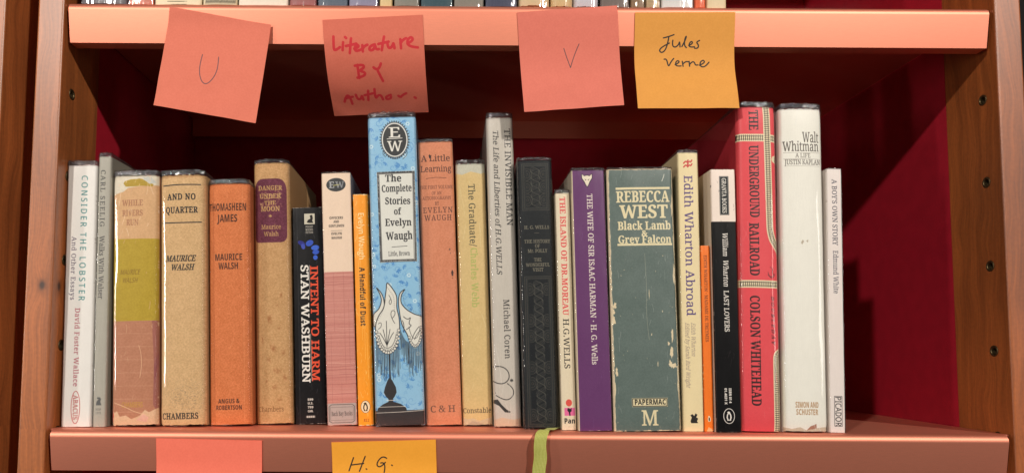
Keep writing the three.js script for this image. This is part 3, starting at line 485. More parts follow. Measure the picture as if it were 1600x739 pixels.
// 13 tall silvery jacket with bicycle wheels
{ const W = 43, H = 485, [c, x] = canvas(W, H), k = [58, 56, 56]; fill(x, [204, 197, 186], 0, 0, W, H);
  vtext(x, 'THE INVISIBLE MAN', 33, 18, 173, 9.6, SERIF, k, { track: 0.3 }); vtext(x, 'The Life and Liberties of H.G.WELLS', 14.5, 20, 249, 8.4, SERIF, k, { slant: 0.2 });
  vtext(x, 'Michael Coren', 24, 288, 380, 9.4, SERIF, k, { track: 0.6 });
  curve(x, [[1, 392], [12, 390], [24, 398], [26, 410], [18, 418], [6, 418], [0, 414]], k, 1.5); curve(x, [[22, 418], [31, 424], [32, 436], [22, 444], [10, 440], [4, 436]], k, 1.4); htext(x, '*', 29, 420, 6, 9, SERIFB, k); poly(x, [[0, 443], [6, 442], [12, 450], [20, 458], [26, 461], [25, 463], [17, 462], [8, 452], [0, 448]], k); oval(x, 3, 432, 0.7, 0.7, k);
  poly(x, [[0, H], [0, 474], [12, 470], [30, 474], [43, 472], [43, H]], [212, 186, 160]); scratches(x, W, H, [222, 218, 210], 131, 20, 60, 0.4); grain(c, 7, 67, { streak: 3 });
  book('inv', { hard: true, bulge: 1.6, edge: 2.4, sleeve: 4.4, rag: 0.4, depth: 155, mats: { spine: spineMat(c, 0.45), cover: flat([186, 180, 170]) } }, 'tall silvery grey jacketed hardback with looping black figures near its foot'); }
// 14 slate leatherette with gilt interlace and ribbon
{ const W = 55, H = 419, [c, x] = canvas(W, H), g1 = [104, 99, 86], g2 = [66, 68, 66], g3 = [136, 130, 112]; fill(x, [34, 38, 41], 0, 0, W, H);
  const frame = (y0, y1) => { fill(x, [28, 32, 36], 12, y0 + 5, 31, y1 - y0 - 10); for (let q = 0; q < 4; q++) { x.strokeStyle = css(q % 2 ? g2 : g1); x.lineWidth = 0.4; x.strokeRect(6.5 + q * 1.5, y0 + q * 1.5, 42 - q * 3, y1 - y0 - q * 3); } };
  const knot = (y0, y1, n) => {
    const st = (y1 - y0) / n;
    for (let k = 0; k < n; k += 1) if (n < 4 || k % 3 !== 1) { const cy = y0 + (k + 0.5) * st; for (const s of [-1, 1]) { x.save(); x.beginPath(); x.rect(12, cy - 12, 31, 24); x.clip(); for (let q = 1; q < 6; q++) oval(x, 27.5 + s * 13, cy, q * 1.5, q * 1.9, q % 2 ? g1 : g2, 0.4); x.restore(); } }
    for (const s of [1, -1]) for (let q = -3; q <= 3; q++) { const pts = []; for (let k = 0; k <= n * 24; k++) { const t = k / 12 * Math.PI; pts.push([27.5 + s * 6.4 * Math.sin(t) + q * 1.5 * Math.abs(Math.cos(t)), y0 + k / 24 * st + q * 0.7]); } line(x, pts, q % 2 ? g2 : g1, 0.3); }
  };
  frame(6, 80); knot(13, 74, 3); frame(184, 416); knot(192, 410, 9);
  htext(x, 'H. G. WELLS', 28, 109, 40, 5, SERIF, g3); line(x, [[24, 116], [31, 116]], g1, 0.6);
  [['THE HISTORY', 131, 41], ['OF', 138.5, 8], ['Mr. POLLY', 146, 31], ['THE', 160, 12], ['WONDERFUL', 168, 38], ['VISIT', 175.5, 17]].forEach(([s, b, n]) => htext(x, s, 28, b, n, 5, SERIF, g3));
  grain(c, 8, 71); scratches(x, W, H, [70, 74, 76], 141, 30, 30, 0.3);
  const t = book('polly', { hard: true, bulge: 2, edge: 2.2, sleeve: 2.4, depth: 130, mats: { spine: spineMat(c, 0.55, { bumpMap: rep(pulp, 2, 12), bumpScale: 0.0001, specularIntensity: 0.5 }), cover: flat([44, 50, 54]) } }, 'slate leatherette hardback tooled with gilt interlace, its green ribbon hanging over the shelf');
  // woven ribbon marker from under the foot of the spine, over the shelf edge
  const [rc, rx] = canvas(24, 160, 4); fill(rx, [170, 172, 76], 0, 0, 24, 160); for (let q = 0; q < 9; q++) line(rx, [[1.5 + q * 2.6, 0], [1.5 + q * 2.6, 160]], [206, 206, 122], 1.1); for (let q = 0; q < 110; q++) line(rx, [[0, q * 1.46], [24, q * 1.46]], 'rgba(120,124,44,0.5)', 0.5); grain(rc, 14, 73);
  const path = [[11, 0.9, -9], [7, 0.8, 2], [3, 0.75, 12], [-1, 1.0, 17.5], [-3.6, -2.5, 22.2], [-4.6, -9, 22.8], [-4.2, -18, 21.6], [-5.2, -28, 20.6], [-4.8, -44, 19.5], [-4.6, -60, 19]].map(([a, b, d]) => new THREE.Vector3(a, b, d));
  const cv = new THREE.CatmullRomCurve3(path);
  const rib = (k) => sheet(6, 70, (u, v) => { const p = cv.getPoint(v), hang = Math.min(1, Math.max(0, (v - 0.3) / 0.1)), wd = 9.6, tw = 0.35 * Math.sin(v * 9), dx = (u - 0.5) * wd; return [(p.x + dx * Math.cos(tw) * (1 - 0.2 * (1 - hang))) * MM, (p.y + (1 - hang) * (0.1 + dx * 0.012)) * MM, (p.z + (hang ? dx * Math.sin(tw) * 0.35 : dx * 0.35) + 0.5 * k * hang + 0.35) * MM]; });
  const rg = rib(0); rg.rotateZ(-1.49 * Math.PI / 180); rg.translate(0.000, 0, 0);
  part('ribbon_marker', rg, new THREE.MeshPhysicalMaterial({ map: texture(rc), roughness: 0.7, sheen: 0.4, sheenColor: lin(0.7, 0.7, 0.4), side: THREE.DoubleSide, bumpMap: texture(rc), bumpScale: 0.00015 }), t, 'yellow-green woven ribbon'); }
// 15 thin cream paperback
{ const W = 23, H = 365, [c, x] = canvas(W, H); fill(x, [232, 218, 190], 0, 0, W, H);
  vtext(x, 'THE ISLAND OF DR.MOREAU', 10.5, 6, 190, 8.8, SERIFB, [226, 88, 88]); vtext(x, 'H.G.WELLS', 10.5, 195, 272, 8.8, SERIF, [44, 40, 40]);
  oval(x, 12, 323.5, 5, 5.4, [224, 84, 74]); fill(x, [232, 112, 164], 4.5, 331, 17, 12); poly(x, [[10, 331], [14, 333], [16, 331], [16, 336], [13.6, 338], [14, 343], [12, 343], [11.4, 338], [9, 335]], [30, 26, 30]); htext(x, 'Pan', 12.4, 355, 18, 7.8, SANSB, [36, 34, 36]); oval(x, 11, 360, 0.5, 0.5, [120, 90, 70]);
  grain(c, 7, 79); chips(x, W, H, [204, 186, 158], 151, { edge: 0.5, n: 26, ends: 0.5 });
  book('moreau', { bulge: 0.4, edge: 0.8, sleeve: 3.2, depth: 110, mats: { spine: spineMat(c, 0.5), cover: flat([208, 192, 162]) } }, 'thin cream paperback with coral red slab lettering'); }
// 16 purple paperback
{ const W = 53, H = 409, [c, x] = canvas(W, H); fill(x, [106, 58, 110], 0, 0, W, H); fill(x, [222, 206, 176], 0, 0, 1.6, H);
  poly(x, [[16, 5], [20.5, 8.5], [25, 7.4], [29.5, 8.5], [34, 5], [34, 13], [30, 19], [27, 25.5], [25, 28], [23, 25.5], [20, 19], [16, 13]], [38, 24, 44]); poly(x, [[17, 6.5], [20.8, 9.6], [25, 8.4], [29.2, 9.6], [33, 6.5], [33, 12.6], [29.2, 18.2], [26.4, 24.6], [25, 26.4], [23.6, 24.6], [20.8, 18.2], [17, 12.6]], [238, 226, 204]); poly(x, [[21, 14], [24, 15.6], [22.6, 16.6]], [38, 24, 44]); poly(x, [[29, 14], [26, 15.6], [27.4, 16.6]], [38, 24, 44]);
  vtext(x, 'THE WIFE OF SIR ISAAC HARMAN · H. G. Wells', 28, 38, 307, 8.6, SERIF, [236, 226, 214]);
  grain(c, 6, 83); scratches(x, W, H, [128, 86, 142], 161, 26, 30, 0.3); chips(x, W, H, [206, 186, 176], 162, { edge: 0.5, n: 40, ends: 0.7 });
  book('wife', { bulge: 0.3, edge: 0.8, sleeve: 2.2, mats: { spine: spineMat(c, 0.42), cover: flat([216, 204, 182]) } }, 'purple paperback with a white fox mask at its head'); }
// 17 thick worn slate paperback
{ const W = 103, H = 411, [c, x] = canvas(W, H), k = [236, 222, 180], r = rng(171); fill(x, [98, 114, 109], 0, 0, W, H);
  fill(x, k, 13, 29.5, 85, 3.4); fill(x, k, 13, 119, 86, 3.2);
  htext(x, 'REBECCA', 55, 53, 84, 17.5, SERIFB, k); htext(x, 'WEST', 56, 78, 76, 20.5, SERIFB, k); htext(x, 'Black Lamb', 56, 97, 84, 13, SERIFB, k); htext(x, '&', 56, 108, 10, 9.4, SERIFB, k); htext(x, 'Grey Falcon', 56, 118, 84, 12, SERIFB, k);
  fill(x, k, 28, 360, 55, 13.4); x.strokeStyle = css([26, 28, 28]); x.lineWidth = 1.1; x.strokeRect(29, 361, 53, 11.4); htext(x, 'PAPERMAC', 56, 370.6, 49, 8, SANSB, [26, 28, 28]); htext(x, 'M', 55, 402, 27, 23, SERIF, k);
  const flake = (a, b, s, t) => { const p = []; for (let q = 0; q < 16; q++) { const an = q / 16 * 6.283, m = 0.5 + 0.8 * r(); p.push([a + Math.cos(an) * s * m, b + Math.sin(an) * t * m]); } poly(x, p, [232, 214, 178]); };
  for (const [a, b, s, t] of [[1, 190, 2, 8], [3, 240, 4, 10], [6, 216, 3, 5], [2, 224, 4, 6], [0, 300, 3, 20], [2, 340, 2, 14], [94, 262, 2, 12], [92, 290, 3, 8], [88, 276, 2, 3], [96, 310, 4, 5], [101, 340, 2, 30], [101, 60, 2, 20], [102, 110, 1.6, 30], [90, 308, 3, 6], [60, 200, 0.6, 8], [62, 262, 0.8, 2], [100, 170, 1.4, 20], [80, 226, 0.6, 1.6], [70, 308, 0.6, 4], [6, 320, 2, 7]]) flake(a, b, s, t);
  for (let q = 0; q < 60; q++) flake(q % 2 ? 0 : W, r() * H, 0.6 + 1.4 * r(), 2 + 10 * r() * r()); for (let q = 0; q < 30; q++) flake(r() * W, q % 2 ? 0 : H, 2 + 4 * r(), 0.6 + 1.1 * r()); for (let q = 0; q < 40; q++) flake(r() * W, r() * H, 0.2 + 0.4 * r(), 0.3 + 0.8 * r());
  for (const e of [0, 1]) { const p = [[e ? W : 0, 0]]; for (let y = 0; y <= H; y += 3) { const d = 0.9 + 1.1 * Math.abs(n2(y * 0.05, e * 9)) + 0.9 * r() * r(); p.push([e ? W - d : d + 1, y]); } p.push([e ? W : 0, H]); poly(x, p, [230, 212, 176]); }
  { const p = [[0, 0]]; for (let a = 0; a <= W; a += 2.5) p.push([a, 0.6 + 1.2 * Math.abs(n2b(a * 0.1, 3)) + 0.8 * r()]); p.push([W, 0]); poly(x, p, [230, 212, 176]); }
  curve(x, [[55, 135], [57, 190], [54, 230], [58, 270]], 'rgba(214,204,176,0.5)', 0.5); scratches(x, W, H, [150, 160, 156], 172, 50, 26, 0.35); curve(x, [[86, 20], [89, 14], [90, 9]], [230, 228, 214], 0.9);
  grain(c, 9, 89, { blotch: 0.8 });
  book('west', { bulge: 0.8, edge: 1.6, sleeve: 1.6, wob: 0.3, mats: { spine: spineMat(c, 0.45, { clearcoat: 0.2, clearcoatRoughness: 0.35 }), cover: flat([72, 88, 90]) } }, 'very thick slate green paperback with flaking cream edges'); }
// 18 cream jacketed book
{ const W = 32, H = 436, [c, x] = canvas(W, H); fill(x, [240, 222, 176], 0, 0, W, H);
  for (const [dy] of [[0], [6]]) for (const dx of [0, 6]) curve(x, [[9 + dx, 17 + dy], [12 + dx, 13 + dy], [14 + dx, 16 + dy], [16 + dx, 12 + dy]], [206, 62, 60], 2.1);
  vtext(x, 'Edith Wharton Abroad', 15.5, 36, 258, 13, SERIF, [88, 68, 128], { track: 0.4 });
  vtext(x, 'Edith Wharton', 19, 268, 320, 6.6, SERIF, [176, 158, 140], { slant: 0.35 }); vtext(x, 'Edited by Sarah Bird Wright', 9, 268, 368, 6.2, SERIF, [168, 150, 134], { slant: 0.35 });
  poly(x, [[11, 420], [13, 414], [11, 411], [14, 409], [17, 412], [19, 408], [22, 410], [20, 414], [23, 416], [21, 420], [23, 423], [12, 423]], [36, 32, 30]);
  grain(c, 6, 97);
  book('edith', { bulge: 0.5, edge: 1.2, sleeve: 2.8, depth: 138, mats: { spine: spineMat(c, 0.5), cover: flat([204, 188, 148]) } }, 'cream jacketed book with large purple lettering and a small red emblem'); }
// 19 small orange booklet
{ const W = 15, H = 291, [c, x] = canvas(W, H); fill(x, [240, 118, 30], 0, 0, W, H);
  vtext(x, 'EDITH WHARTON · MADAME DE TREYMES', 7.5, 15, 152, 5, SERIF, [74, 34, 16]); penguin(x, 7.5, 271, 6, [236, 220, 190], [74, 40, 20], false); poly(x, [[3, 291], [6, 284], [12, 287], [15, 291]], [236, 176, 120]);
  grain(c, 6, 103); chips(x, W, H, [246, 190, 140], 191, { edge: 0.4, n: 26, ends: 0.4 });
  book('mad', { bulge: 0.2, edge: 0.5, depth: 105, mats: { spine: spineMat(c, 0.45), cover: flat([230, 206, 176]) } }, 'very short slim orange booklet squeezed between cream and black spines'); }
// 20 black paperback with pale head
{ const W = 39, H = 412, [c, x] = canvas(W, H), k = [230, 224, 216]; fill(x, [15, 15, 17], 0, 0, W, H); fill(x, [238, 222, 210], 0, 0, W, 83.5);
  fill(x, [28, 34, 38], 13, 11, 15, 62); x.strokeStyle = css([200, 196, 188]); x.lineWidth = 0.5; x.strokeRect(14, 12, 13, 60); vtext(x, 'GRANTA BOOKS', 20.5, 14, 70, 7, SERIF, [232, 226, 216]);
  vtext(x, 'William  Wharton', 20, 100, 186, 8, SERIF, k, { slant: 0.22 }); vtext(x, 'LAST LOVERS', 20, 192, 257, 7.6, SERIF, k);
  vtext(x, 'ISBN 01 4', 22, 344, 367, 4, SANSB, k); vtext(x, '01.4031 X', 15, 344, 369, 4, SANSB, k); penguin(x, 19.5, 387, 9.6, k, [20, 20, 23], false); oval(x, 19.5, 387, 8.6, 11.4, k, 1);
  scratches(x, W, H, [58, 52, 54], 201, 40, 14, 0.3); grain(c, 6, 107); chips(x, W, H, [120, 112, 108], 202, { edge: 0.3, n: 40, ends: 0.5 });
  book('last', { bulge: 0.3, edge: 0.7, mats: { spine: spineMat(c, 0.4, { specularIntensity: 0.45 }), cover: flat([206, 190, 172]) } }, 'black paperback with pale pink head carrying a black name plate'); }
// 21 tall red hardback with railway tracks
{ const W = 62, H = 512, [c, x] = canvas(W, H), ink = [46, 30, 32], cream = [238, 224, 186]; fill(x, [232, 78, 86], 0, 0, W, H);
  const track = (pts) => {
    const v = new THREE.CatmullRomCurve3(pts.map(([a, b]) => new THREE.Vector3(a, b, 0)), false, 'catmullrom', 0.25), L = v.getLength(), n = Math.max(8, Math.round(L / 0.8)), P2 = v.getSpacedPoints(n).map((p) => [p.x, p.y]);
    line(x, P2, cream, 12); for (const o of [-2.6, 2.6]) line(x, P2.map(([a, b], i) => { const q = P2[Math.min(i + 1, n)], p = P2[Math.max(i - 1, 0)], l = Math.hypot(q[0] - p[0], q[1] - p[1]) || 1; return [a - (q[1] - p[1]) / l * o, b + (q[0] - p[0]) / l * o]; }), ink, 0.75);
    const T = v.getSpacedPoints(Math.round(L / 3)); T.forEach((p, i) => { const q = T[Math.min(i + 1, T.length - 1)], s = T[Math.max(i - 1, 0)], l = Math.hypot(q.x - s.x, q.y - s.y) || 1, nx = -(q.y - s.y) / l, ny = (q.x - s.x) / l; line(x, [[p.x - nx * 4, p.y - ny * 4], [p.x + nx * 4, p.y + ny * 4]], ink, 1.05); });
  };
  track([[-6, 49], [20, 50], [45, 50], [66, 51]]); track([[46, -4], [47, 60], [48, 140], [49, 195], [53, 212], [66, 232]]); track([[60, 84], [66, 84]]); track([[-4, 282], [30, 282.4], [66, 283]]); track([[68, 389], [60, 390], [56, 398], [56, 450], [56, 516]]);
  vtext(x, 'THE', 25, 5, 38, 14.5, SERIFB, ink); vtext(x, 'UNDERGROUND', 24.5, 62, 178, 14.5, SERIFB, ink); vtext(x, 'RAILROAD', 23, 186, 270, 14.5, SERIFB, ink); vtext(x, 'COLSON WHITEHEAD', 22, 300, 472, 14.5, SERIFB, ink); vtext(x, 'DOUBLEDAY', 51, 301, 376, 5.4, SERIFB, ink, { slant: 0.3, track: 2 });
  curve(x, [[48, 256], [54, 258], [50, 264], [55, 268], [48, 272], [44, 268]], ink, 0.9); curve(x, [[44, 264], [46, 272], [53, 273], [56, 266]], ink, 0.8);
  grain(c, 7, 109); scratches(x, W, H, [236, 110, 116], 211, 26, 40, 0.35);
  book('under', { hard: true, bulge: 2.6, edge: 2.4, sleeve: 4.4, depth: 155, sleeveDepth: 110, mats: { spine: spineMat(c, 0.5), cover: flat([176, 42, 54]) } }, 'tall red hardback with black slab lettering and cream railway tracks'); }
// 22 tall white hardback
{ const W = 66, H = 508, [c, x] = canvas(W, H), k = [84, 76, 70]; fill(x, [242, 240, 230], 0, 0, W, H);
  htext(x, 'Walt', 60, 54, 27, 16, SERIF, k, { align: 'right' }); htext(x, 'Whitman', 60, 68, 57, 15, SERIF, k, { align: 'right' }); line(x, [[4, 71], [61, 71]], [150, 142, 134], 0.5); htext(x, 'A LIFE', 34, 79, 24, 7, SERIF, [104, 96, 88]); line(x, [[4, 81], [61, 81]], [150, 142, 134], 0.5); htext(x, 'JUSTIN KAPLAN', 34, 90.4, 56, 8, SERIF, k); line(x, [[6, 92.4], [61, 92.4]], [150, 142, 134], 0.4);
  htext(x, 'SIMON AND', 33, 470, 36, 8.6, SANSB, [188, 150, 112]); htext(x, 'SCHUSTER', 33, 481, 34, 8.6, SANSB, [188, 150, 112]);
  poly(x, [[28, 214], [31, 209], [33, 212], [30, 217]], [190, 178, 158]); poly(x, [[36, 211], [40, 209], [39, 214]], [196, 184, 164]);
  poly(x, [[30, H], [38, 499], [47, 495], [48, H]], [176, 126, 106]); poly(x, [[0, H], [0, 502], [10, 504], [22, 501], [32, 506], [50, 502], [66, 500], [66, H]], [206, 192, 170]); scratches(x, W, H, [238, 238, 232], 221, 24, 60, 0.4);
  grain(c, 6, 113, { streak: 2 });
  book('walt', { hard: true, bulge: 2.2, edge: 2.2, sleeve: 4.4, rag: 0.5, depth: 160, mats: { spine: spineMat(c, 0.5), cover: flat([214, 214, 206]) } }, 'tall plain white hardback with small brown title near its head'); }
// 23 thin pinkish white paperback
{ const W = 24, H = 413, [c, x] = canvas(W, H); fill(x, [238, 227, 221], 0, 0, W, H);
  vtext(x, "A BOY'S OWN STORY", 11.5, 17, 122, 7.8, SERIF, [74, 74, 88]); vtext(x, 'Edmund White', 11.5, 130, 198, 8, SERIF, [86, 86, 98]);
  x.strokeStyle = css([70, 66, 66]); x.lineWidth = 0.8; x.strokeRect(6.5, 357, 12, 46); vtext(x, 'PICADOR', 12.5, 357, 403, 9.4, SANS, [50, 46, 48]); fill(x, [36, 58, 62], 22.6, 0, 1.4, H);
  grain(c, 6, 127); chips(x, W, H, [210, 196, 190], 231, { edge: 0.3, n: 20, ends: 0.4 });
  book('boy', { bulge: 0.3, edge: 0.7, sleeve: 0.9, depth: 129, mats: { spine: spineMat(c, 0.48), cover: flat([216, 204, 196]), right: flat([34, 56, 60], 0.4) } }, 'thin pinkish white paperback with dark green cover, last in the row by the crimson panel'); }

// ---------------------------------------------------------------- feet of the books on the upper shelf
const upper = [   // x0, x1, colour, dressed, label
  [-282, -247.5, [96, 92, 98], 1, 'dark grey film-wrapped book on upper shelf, beside the bookcase upright'],
  [-246, -227.5, [196, 112, 92], 1, 'salmon book on upper shelf between dark grey and cream ones'],
  [-226, -190.5, [226, 212, 180], 0, 'cream book on upper shelf with fine print at its foot, next to the salmon one', 'small'],
  [-189, -163.3, [214, 200, 166], 0, 'cream book on upper shelf with scrolled ornament at its foot', 'scroll'],
  [-162, -124.2, [226, 216, 198], 0, 'off-white book on upper shelf with bold dark lettering at its foot', 'bold'],
  [-122.6, -102.5, [156, 92, 92], 1, 'mauve red film-wrapped book on upper shelf'],
  [-101.2, -78.5, [84, 98, 114], 1, 'slate blue film-wrapped book on upper shelf next to the mauve one'],
  [-77.2, -55.2, [136, 134, 160], 1, 'lilac grey film-wrapped book on upper shelf beside the slate blue one'],
  [-53.8, -44.2, [206, 182, 132], 0, 'narrow tan book on upper shelf'],
  [-42.6, -23.6, [130, 128, 118], 1, 'stone grey film-wrapped book on upper shelf next to the narrow tan one'],
  [-22.2, 2.0, [36, 72, 84], 1, 'deep teal film-wrapped book on upper shelf'],
  [3.2, 25.9, [128, 122, 112], 1, 'warm grey film-wrapped book on upper shelf between teal and navy ones'],
  [27.3, 51.3, [56, 62, 88], 1, 'navy film-wrapped book on upper shelf'],
  [52.8, 76.4, [216, 190, 150], 2, 'wide buff book on upper shelf next to the navy one'],
  [77.7, 94.4, [210, 180, 130], 2, 'straw coloured book on upper shelf beside the wide buff one'],
  [95.4, 114.3, [200, 196, 204], 2, 'pale lavender film-wrapped book on upper shelf'],
  [115.7, 137.4, [110, 96, 90], 1, 'brown-grey film-wrapped book on upper shelf next to the lavender one'],
  [138.6, 149.3, [128, 100, 70], 1, 'narrow brown film-wrapped book on upper shelf'],
  [150.4, 161.0, [172, 148, 112], 1, 'narrow fawn film-wrapped book on upper shelf'],
  [162.2, 186.4, [216, 214, 212], 1, 'white book on upper shelf with a blue block at its foot', 'blue'],
  [187.8, 195.9, [226, 98, 52], 1, 'thin vermilion film-wrapped book on upper shelf'],
  [197.0, 212.0, [212, 192, 154], 0, 'cream book at the open end of the upper shelf row'],
];
upper.forEach(([x0, x1, col, kind, label, print], i) => {
  const w = x1 - x0, h = 176 + 40 * R0(), W = 40, H = 40; let m;
  const [c, x] = canvas(W * 2, H * 6, 2); fill(x, col, 0, 0, 80, 240);
  if (print === 'small') for (let k = 0; k < 60; k++) line(x, [[22 + 36 * R0(), 240 - 3 * (k % 5)], [24 + 36 * R0(), 240 - 3 * (k % 5)]], 'rgba(110,94,72,0.4)', 0.7);
  if (print === 'scroll') for (let k = 0; k < 30; k++) curve(x, [[6 + k * 2.4, 239], [10 + k * 2.4, 226 + 6 * R0()], [4 + k * 2.4, 222], [8 + k * 2.4, 238]], [84, 74, 56], 0.9);
  if (print === 'bold') for (const [a, b] of [[24, 4], [31, 2.4], [37, 2.4], [44, 6], [53, 2.4]]) fill(x, [44, 40, 52], a, 222, b, 10);
  if (print === 'blue') { fill(x, [40, 140, 200], 10, 150, 50, 83); }
  grain(c, 8, 300 + i); m = spineMat(c, 0.55);
  makeBook({ w, h, x: (x0 + x1) / 2, y: SHELF2, z: -3.2 - 1.5 * R0(), lean: 0, seed: 40 + i, hard: kind === 2, bulge: kind === 2 ? 2.4 : 0.8, edge: kind === 2 ? 2.2 : 1.2, depth: 120, rag: kind === 2 ? 1 : 0.2, sleeve: kind ? 2 : 0, mats: { spine: m, cover: flat(col.map((v) => v * 0.85)) } }, label, 'books standing on the upper shelf');
});

// ---------------------------------------------------------------- sticky notes
// top: middle of the top edge (mm, on the shelf lip); turn: degrees clockwise seen from the front; bend(s): lean inwards at s mm below the lip's top
function note(name, W, opts, label) {
  const { cx, top, turn, turn2 = turn, size = 76, shelfY, ink, color, bend, side = 0 } = opts;
  const [c, x] = canvas(100, 100, 6); fill(x, color, 0, 0, 100, 100); ink?.(x); grain(c, 6, opts.seed, { blotch: 0.7 });
  const th = turn * Math.PI / 180, tv = turn2 * Math.PI / 180, N = 30;
  // lip outline walked from its top: (distance, lean)
  const path = []; let py = 0, pz = 0; const step = 0.5;
  for (let s = 0; s <= 130; s += step) { path.push([py, pz]); const a = bend(s); py -= Math.cos(a) * step; pz -= Math.sin(a) * step; }
  const at = (s) => { const k = Math.max(0, Math.min(path.length - 2, Math.floor(s / step))), f = s / step - k; return [path[k][0] + (path[k + 1][0] - path[k][0]) * f, path[k][1] + (path[k + 1][1] - path[k][1]) * f]; };
  const f = (off) => (u, v) => {
    const a = (u - 0.5) * size, b = (1 - v) * size, X = a * Math.cos(th) - b * Math.sin(tv), S = a * Math.sin(th) + b * Math.cos(tv) + top;
    const [dy, dz] = at(Math.max(0, S)), free = Math.max(0, S - 26) / 50;
    const rp = 0.5 * free * n2(opts.seed + u * 2.2, v * 2.2) + (opts.corner ? opts.corner(u, v) : 0) + side * free * (u - 0.5) * 6;
    return [(cx + X) * MM, (shelfY - 1.2 + dy + Math.min(0, S) * -1) * MM, (0.45 + dz + rp + off) * MM];
  };
  const frontS = sheet(N, N, f(0.06)), backS = sheet(N, N, f(-0.06)); const ix = backS.index.array; for (let i = 0; i < ix.length; i += 3) { const q = ix[i]; ix[i] = ix[i + 1]; ix[i + 1] = q; } backS.computeVertexNormals();
  const m = new THREE.Mesh(mergeGeometries([frontS, backS]), new THREE.MeshPhysicalMaterial({ map: texture(c), roughness: 0.75 }));
  m.name = numbered(name); m.castShadow = m.receiveShadow = true; m.userData = { label, category: 'sticky note', group: 'sticky notes on the shelf lips' }; scene.add(m);
  return m;
}
const D = Math.PI / 180, PINK = [218, 116, 93], ORANGE = [222, 152, 64];
const strokes = (x, list, map, color, w) => { for (const s of list) curve(x, s.map(map), color, w); };
const affine = (tl, tr, bl) => ([a, b]) => { const ux = tr[0] - tl[0], uy = tr[1] - tl[1], vx = bl[0] - tl[0], vy = bl[1] - tl[1], d = ux * vy - uy * vx, p = a - tl[0], q = b - tl[1]; return [(p * vy - q * vx) / d * 100, (ux * q - uy * p) / d * 100]; };
const onLip = (after, len = 26) => (s) => (s < 5 ? 0 : s < len ? 10 * D : after(s - len));
note('sticky_note', 76, { cx: -173.8, top: 9, turn: 10, turn2: 6.4, size: 78, shelfY: SHELF2, color: PINK, seed: 5, bend: onLip((s) => Math.max(-4, 10 - s * 1.2) * D, 9), corner: (u, v) => 5 * Math.max(0, u + v - 1.82),
  ink: (x) => strokes(x, [[[298, 288], [286, 335], [283, 390], [295, 435], [315, 452], [340, 440], [370, 400], [384, 350], [385, 300]]], affine([120, 30], [668, 118], [42, 570]), [84, 70, 80], 0.75) },
  'tilted coral pink sticky note with a thin pencilled letter U');
note('sticky_note', 76, { cx: -58.6, top: 9.4, turn: -3.2, shelfY: SHELF2, color: [216, 110, 88], seed: 9, bend: onLip((s) => (14 + Math.min(36, s * 0.85)) * D),
  ink: (x) => strokes(x, [[[1008, 185], [1010, 230], [1014, 264], [1045, 240]], [[1062, 215], [1060, 255]], [[1072, 188], [1078, 193]], [[1105, 195], [1100, 270]], [[1078, 234], [1135, 222]], [[1125, 248], [1152, 240], [1140, 224], [1124, 244], [1135, 264], [1162, 252]], [[1168, 230], [1172, 262]], [[1172, 247], [1180, 232], [1196, 228]], [[1237, 226], [1212, 232], [1205, 256], [1230, 256], [1240, 226], [1242, 254], [1260, 250]], [[1286, 186], [1276, 256]], [[1256, 224], [1312, 212]], [[1306, 214], [1308, 246], [1332, 242], [1340, 210], [1346, 246]], [[1376, 200], [1382, 246]], [[1380, 218], [1390, 200], [1408, 194]], [[1416, 222], [1450, 206], [1434, 184], [1412, 208], [1424, 238], [1474, 242]],
    [[1142, 332], [1152, 402]], [[1128, 336], [1172, 328], [1182, 346], [1150, 362], [1188, 372], [1180, 392], [1142, 400]], [[1232, 345], [1260, 370], [1272, 325]], [[1256, 364], [1285, 418]],
    [[1064, 542], [1085, 460], [1108, 556]], [[1068, 522], [1112, 512]], [[1130, 500], [1138, 530], [1160, 526], [1165, 498], [1172, 530]], [[1200, 474], [1200, 532]], [[1180, 502], [1226, 490]], [[1236, 464], [1240, 528], [1256, 500], [1276, 502], [1284, 528]], [[1328, 500], [1300, 508], [1304, 530], [1336, 520], [1326, 500]], [[1372, 506], [1380, 512]], [[1386, 514], [1394, 500], [1416, 490]], [[1464, 515], [1471, 520]]], affine([945, 98], [1492, 72], [1000, 635]), [206, 42, 52], 2.7) },
  'coral sticky note with three lines of red marker handwriting, curling inwards');
note('sticky_note', 76, { cx: 88.9, top: 2.2, turn: -4.4, shelfY: SHELF2, color: [222, 118, 100], seed: 13, bend: onLip((s) => Math.max(-2, 11 - s * 0.5) * D),
  ink: (x) => strokes(x, [[[378, 263], [396, 318], [418, 370]], [[418, 370], [436, 306], [468, 238]]], affine([98, 68], [690, 25], [140, 628]), [88, 66, 70], 0.75) },
  'coral pink sticky note with a thin pencilled letter V');
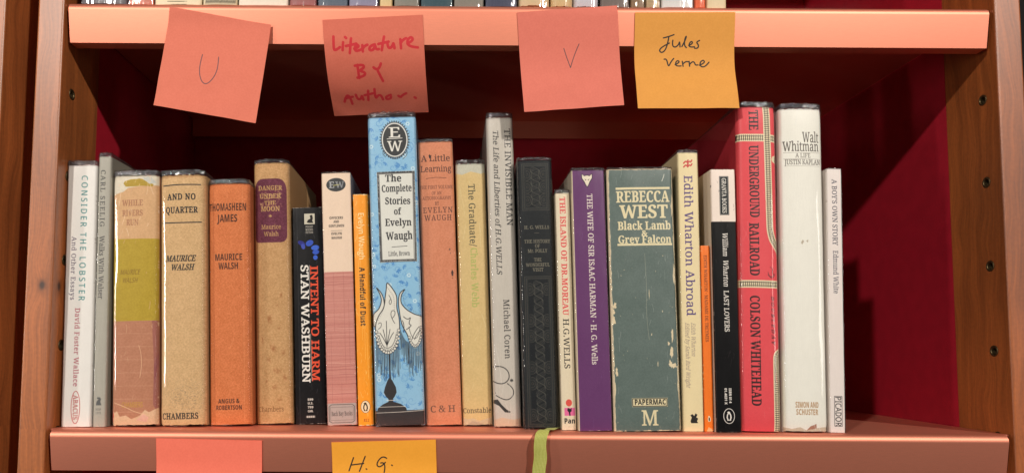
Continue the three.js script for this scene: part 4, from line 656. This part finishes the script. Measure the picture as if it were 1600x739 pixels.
note('sticky_note', 76, { cx: 178.4, top: 4.2, turn: -0.6, shelfY: SHELF2, color: ORANGE, seed: 17, bend: onLip((s) => Math.max(-12, 11 - s * 0.9) * D),
  ink: (x) => strokes(x, [[[955, 206], [985, 200], [1015, 188]], [[986, 198], [981, 240], [966, 280], [945, 293], [931, 278], [950, 256], [990, 236]], [[1010, 220], [1006, 250], [1025, 262], [1045, 245], [1050, 222], [1053, 258]], [[1064, 256], [1085, 215], [1088, 192], [1078, 215], [1078, 255], [1090, 262]], [[1104, 250], [1127, 240], [1120, 224], [1104, 240], [1108, 262], [1137, 258]], [[1165, 222], [1144, 230], [1162, 248], [1156, 269], [1138, 266]],
    [[961, 331], [975, 324], [984, 382], [1000, 345], [1016, 327]], [[1024, 365], [1052, 350], [1040, 337], [1025, 352], [1030, 376], [1058, 372]], [[1066, 344], [1070, 374]], [[1070, 360], [1084, 342], [1100, 346]], [[1106, 344], [1108, 374]], [[1109, 362], [1124, 344], [1138, 350], [1142, 370], [1156, 366]], [[1165, 368], [1198, 355], [1190, 334], [1168, 350], [1172, 379], [1200, 378], [1221, 350]]], affine([785, 60], [1366, 60], [792, 648]), [42, 38, 34], 1.3) },
  'orange sticky note with two handwritten words in black ink');
note('sticky_note', 76, { cx: -173.2, top: 5.4, turn: 0.9, size: 77, shelfY: 0, color: [252, 124, 100], seed: 21, bend: onLip((s) => Math.max(-6, 11 - s * 0.7) * D, 18) }, 'blank coral sticky note on the lower shelf lip');
note('sticky_note', 76, { cx: -46.2, top: 5.6, turn: -1.9, size: 76, shelfY: 0, color: [248, 168, 48], seed: 25, bend: onLip((s) => Math.max(-8, 11 - s * 0.8) * D, 16),
  ink: (x) => strokes(x, [[[1084, 203], [1062, 266]], [[1140, 197], [1112, 268]], [[1070, 239], [1132, 231]], [[1144, 257], [1147, 259]], [[1242, 206], [1226, 194], [1200, 218], [1194, 243], [1214, 250], [1236, 226]], [[1214, 229], [1241, 222], [1230, 274]], [[1266, 239], [1269, 241]]], affine([980, 128], [1478, 115], [990, 626]), [40, 34, 30], 1.2) },
  'orange sticky note with two black initials on the lower shelf lip');

renderer.render(scene, camera);
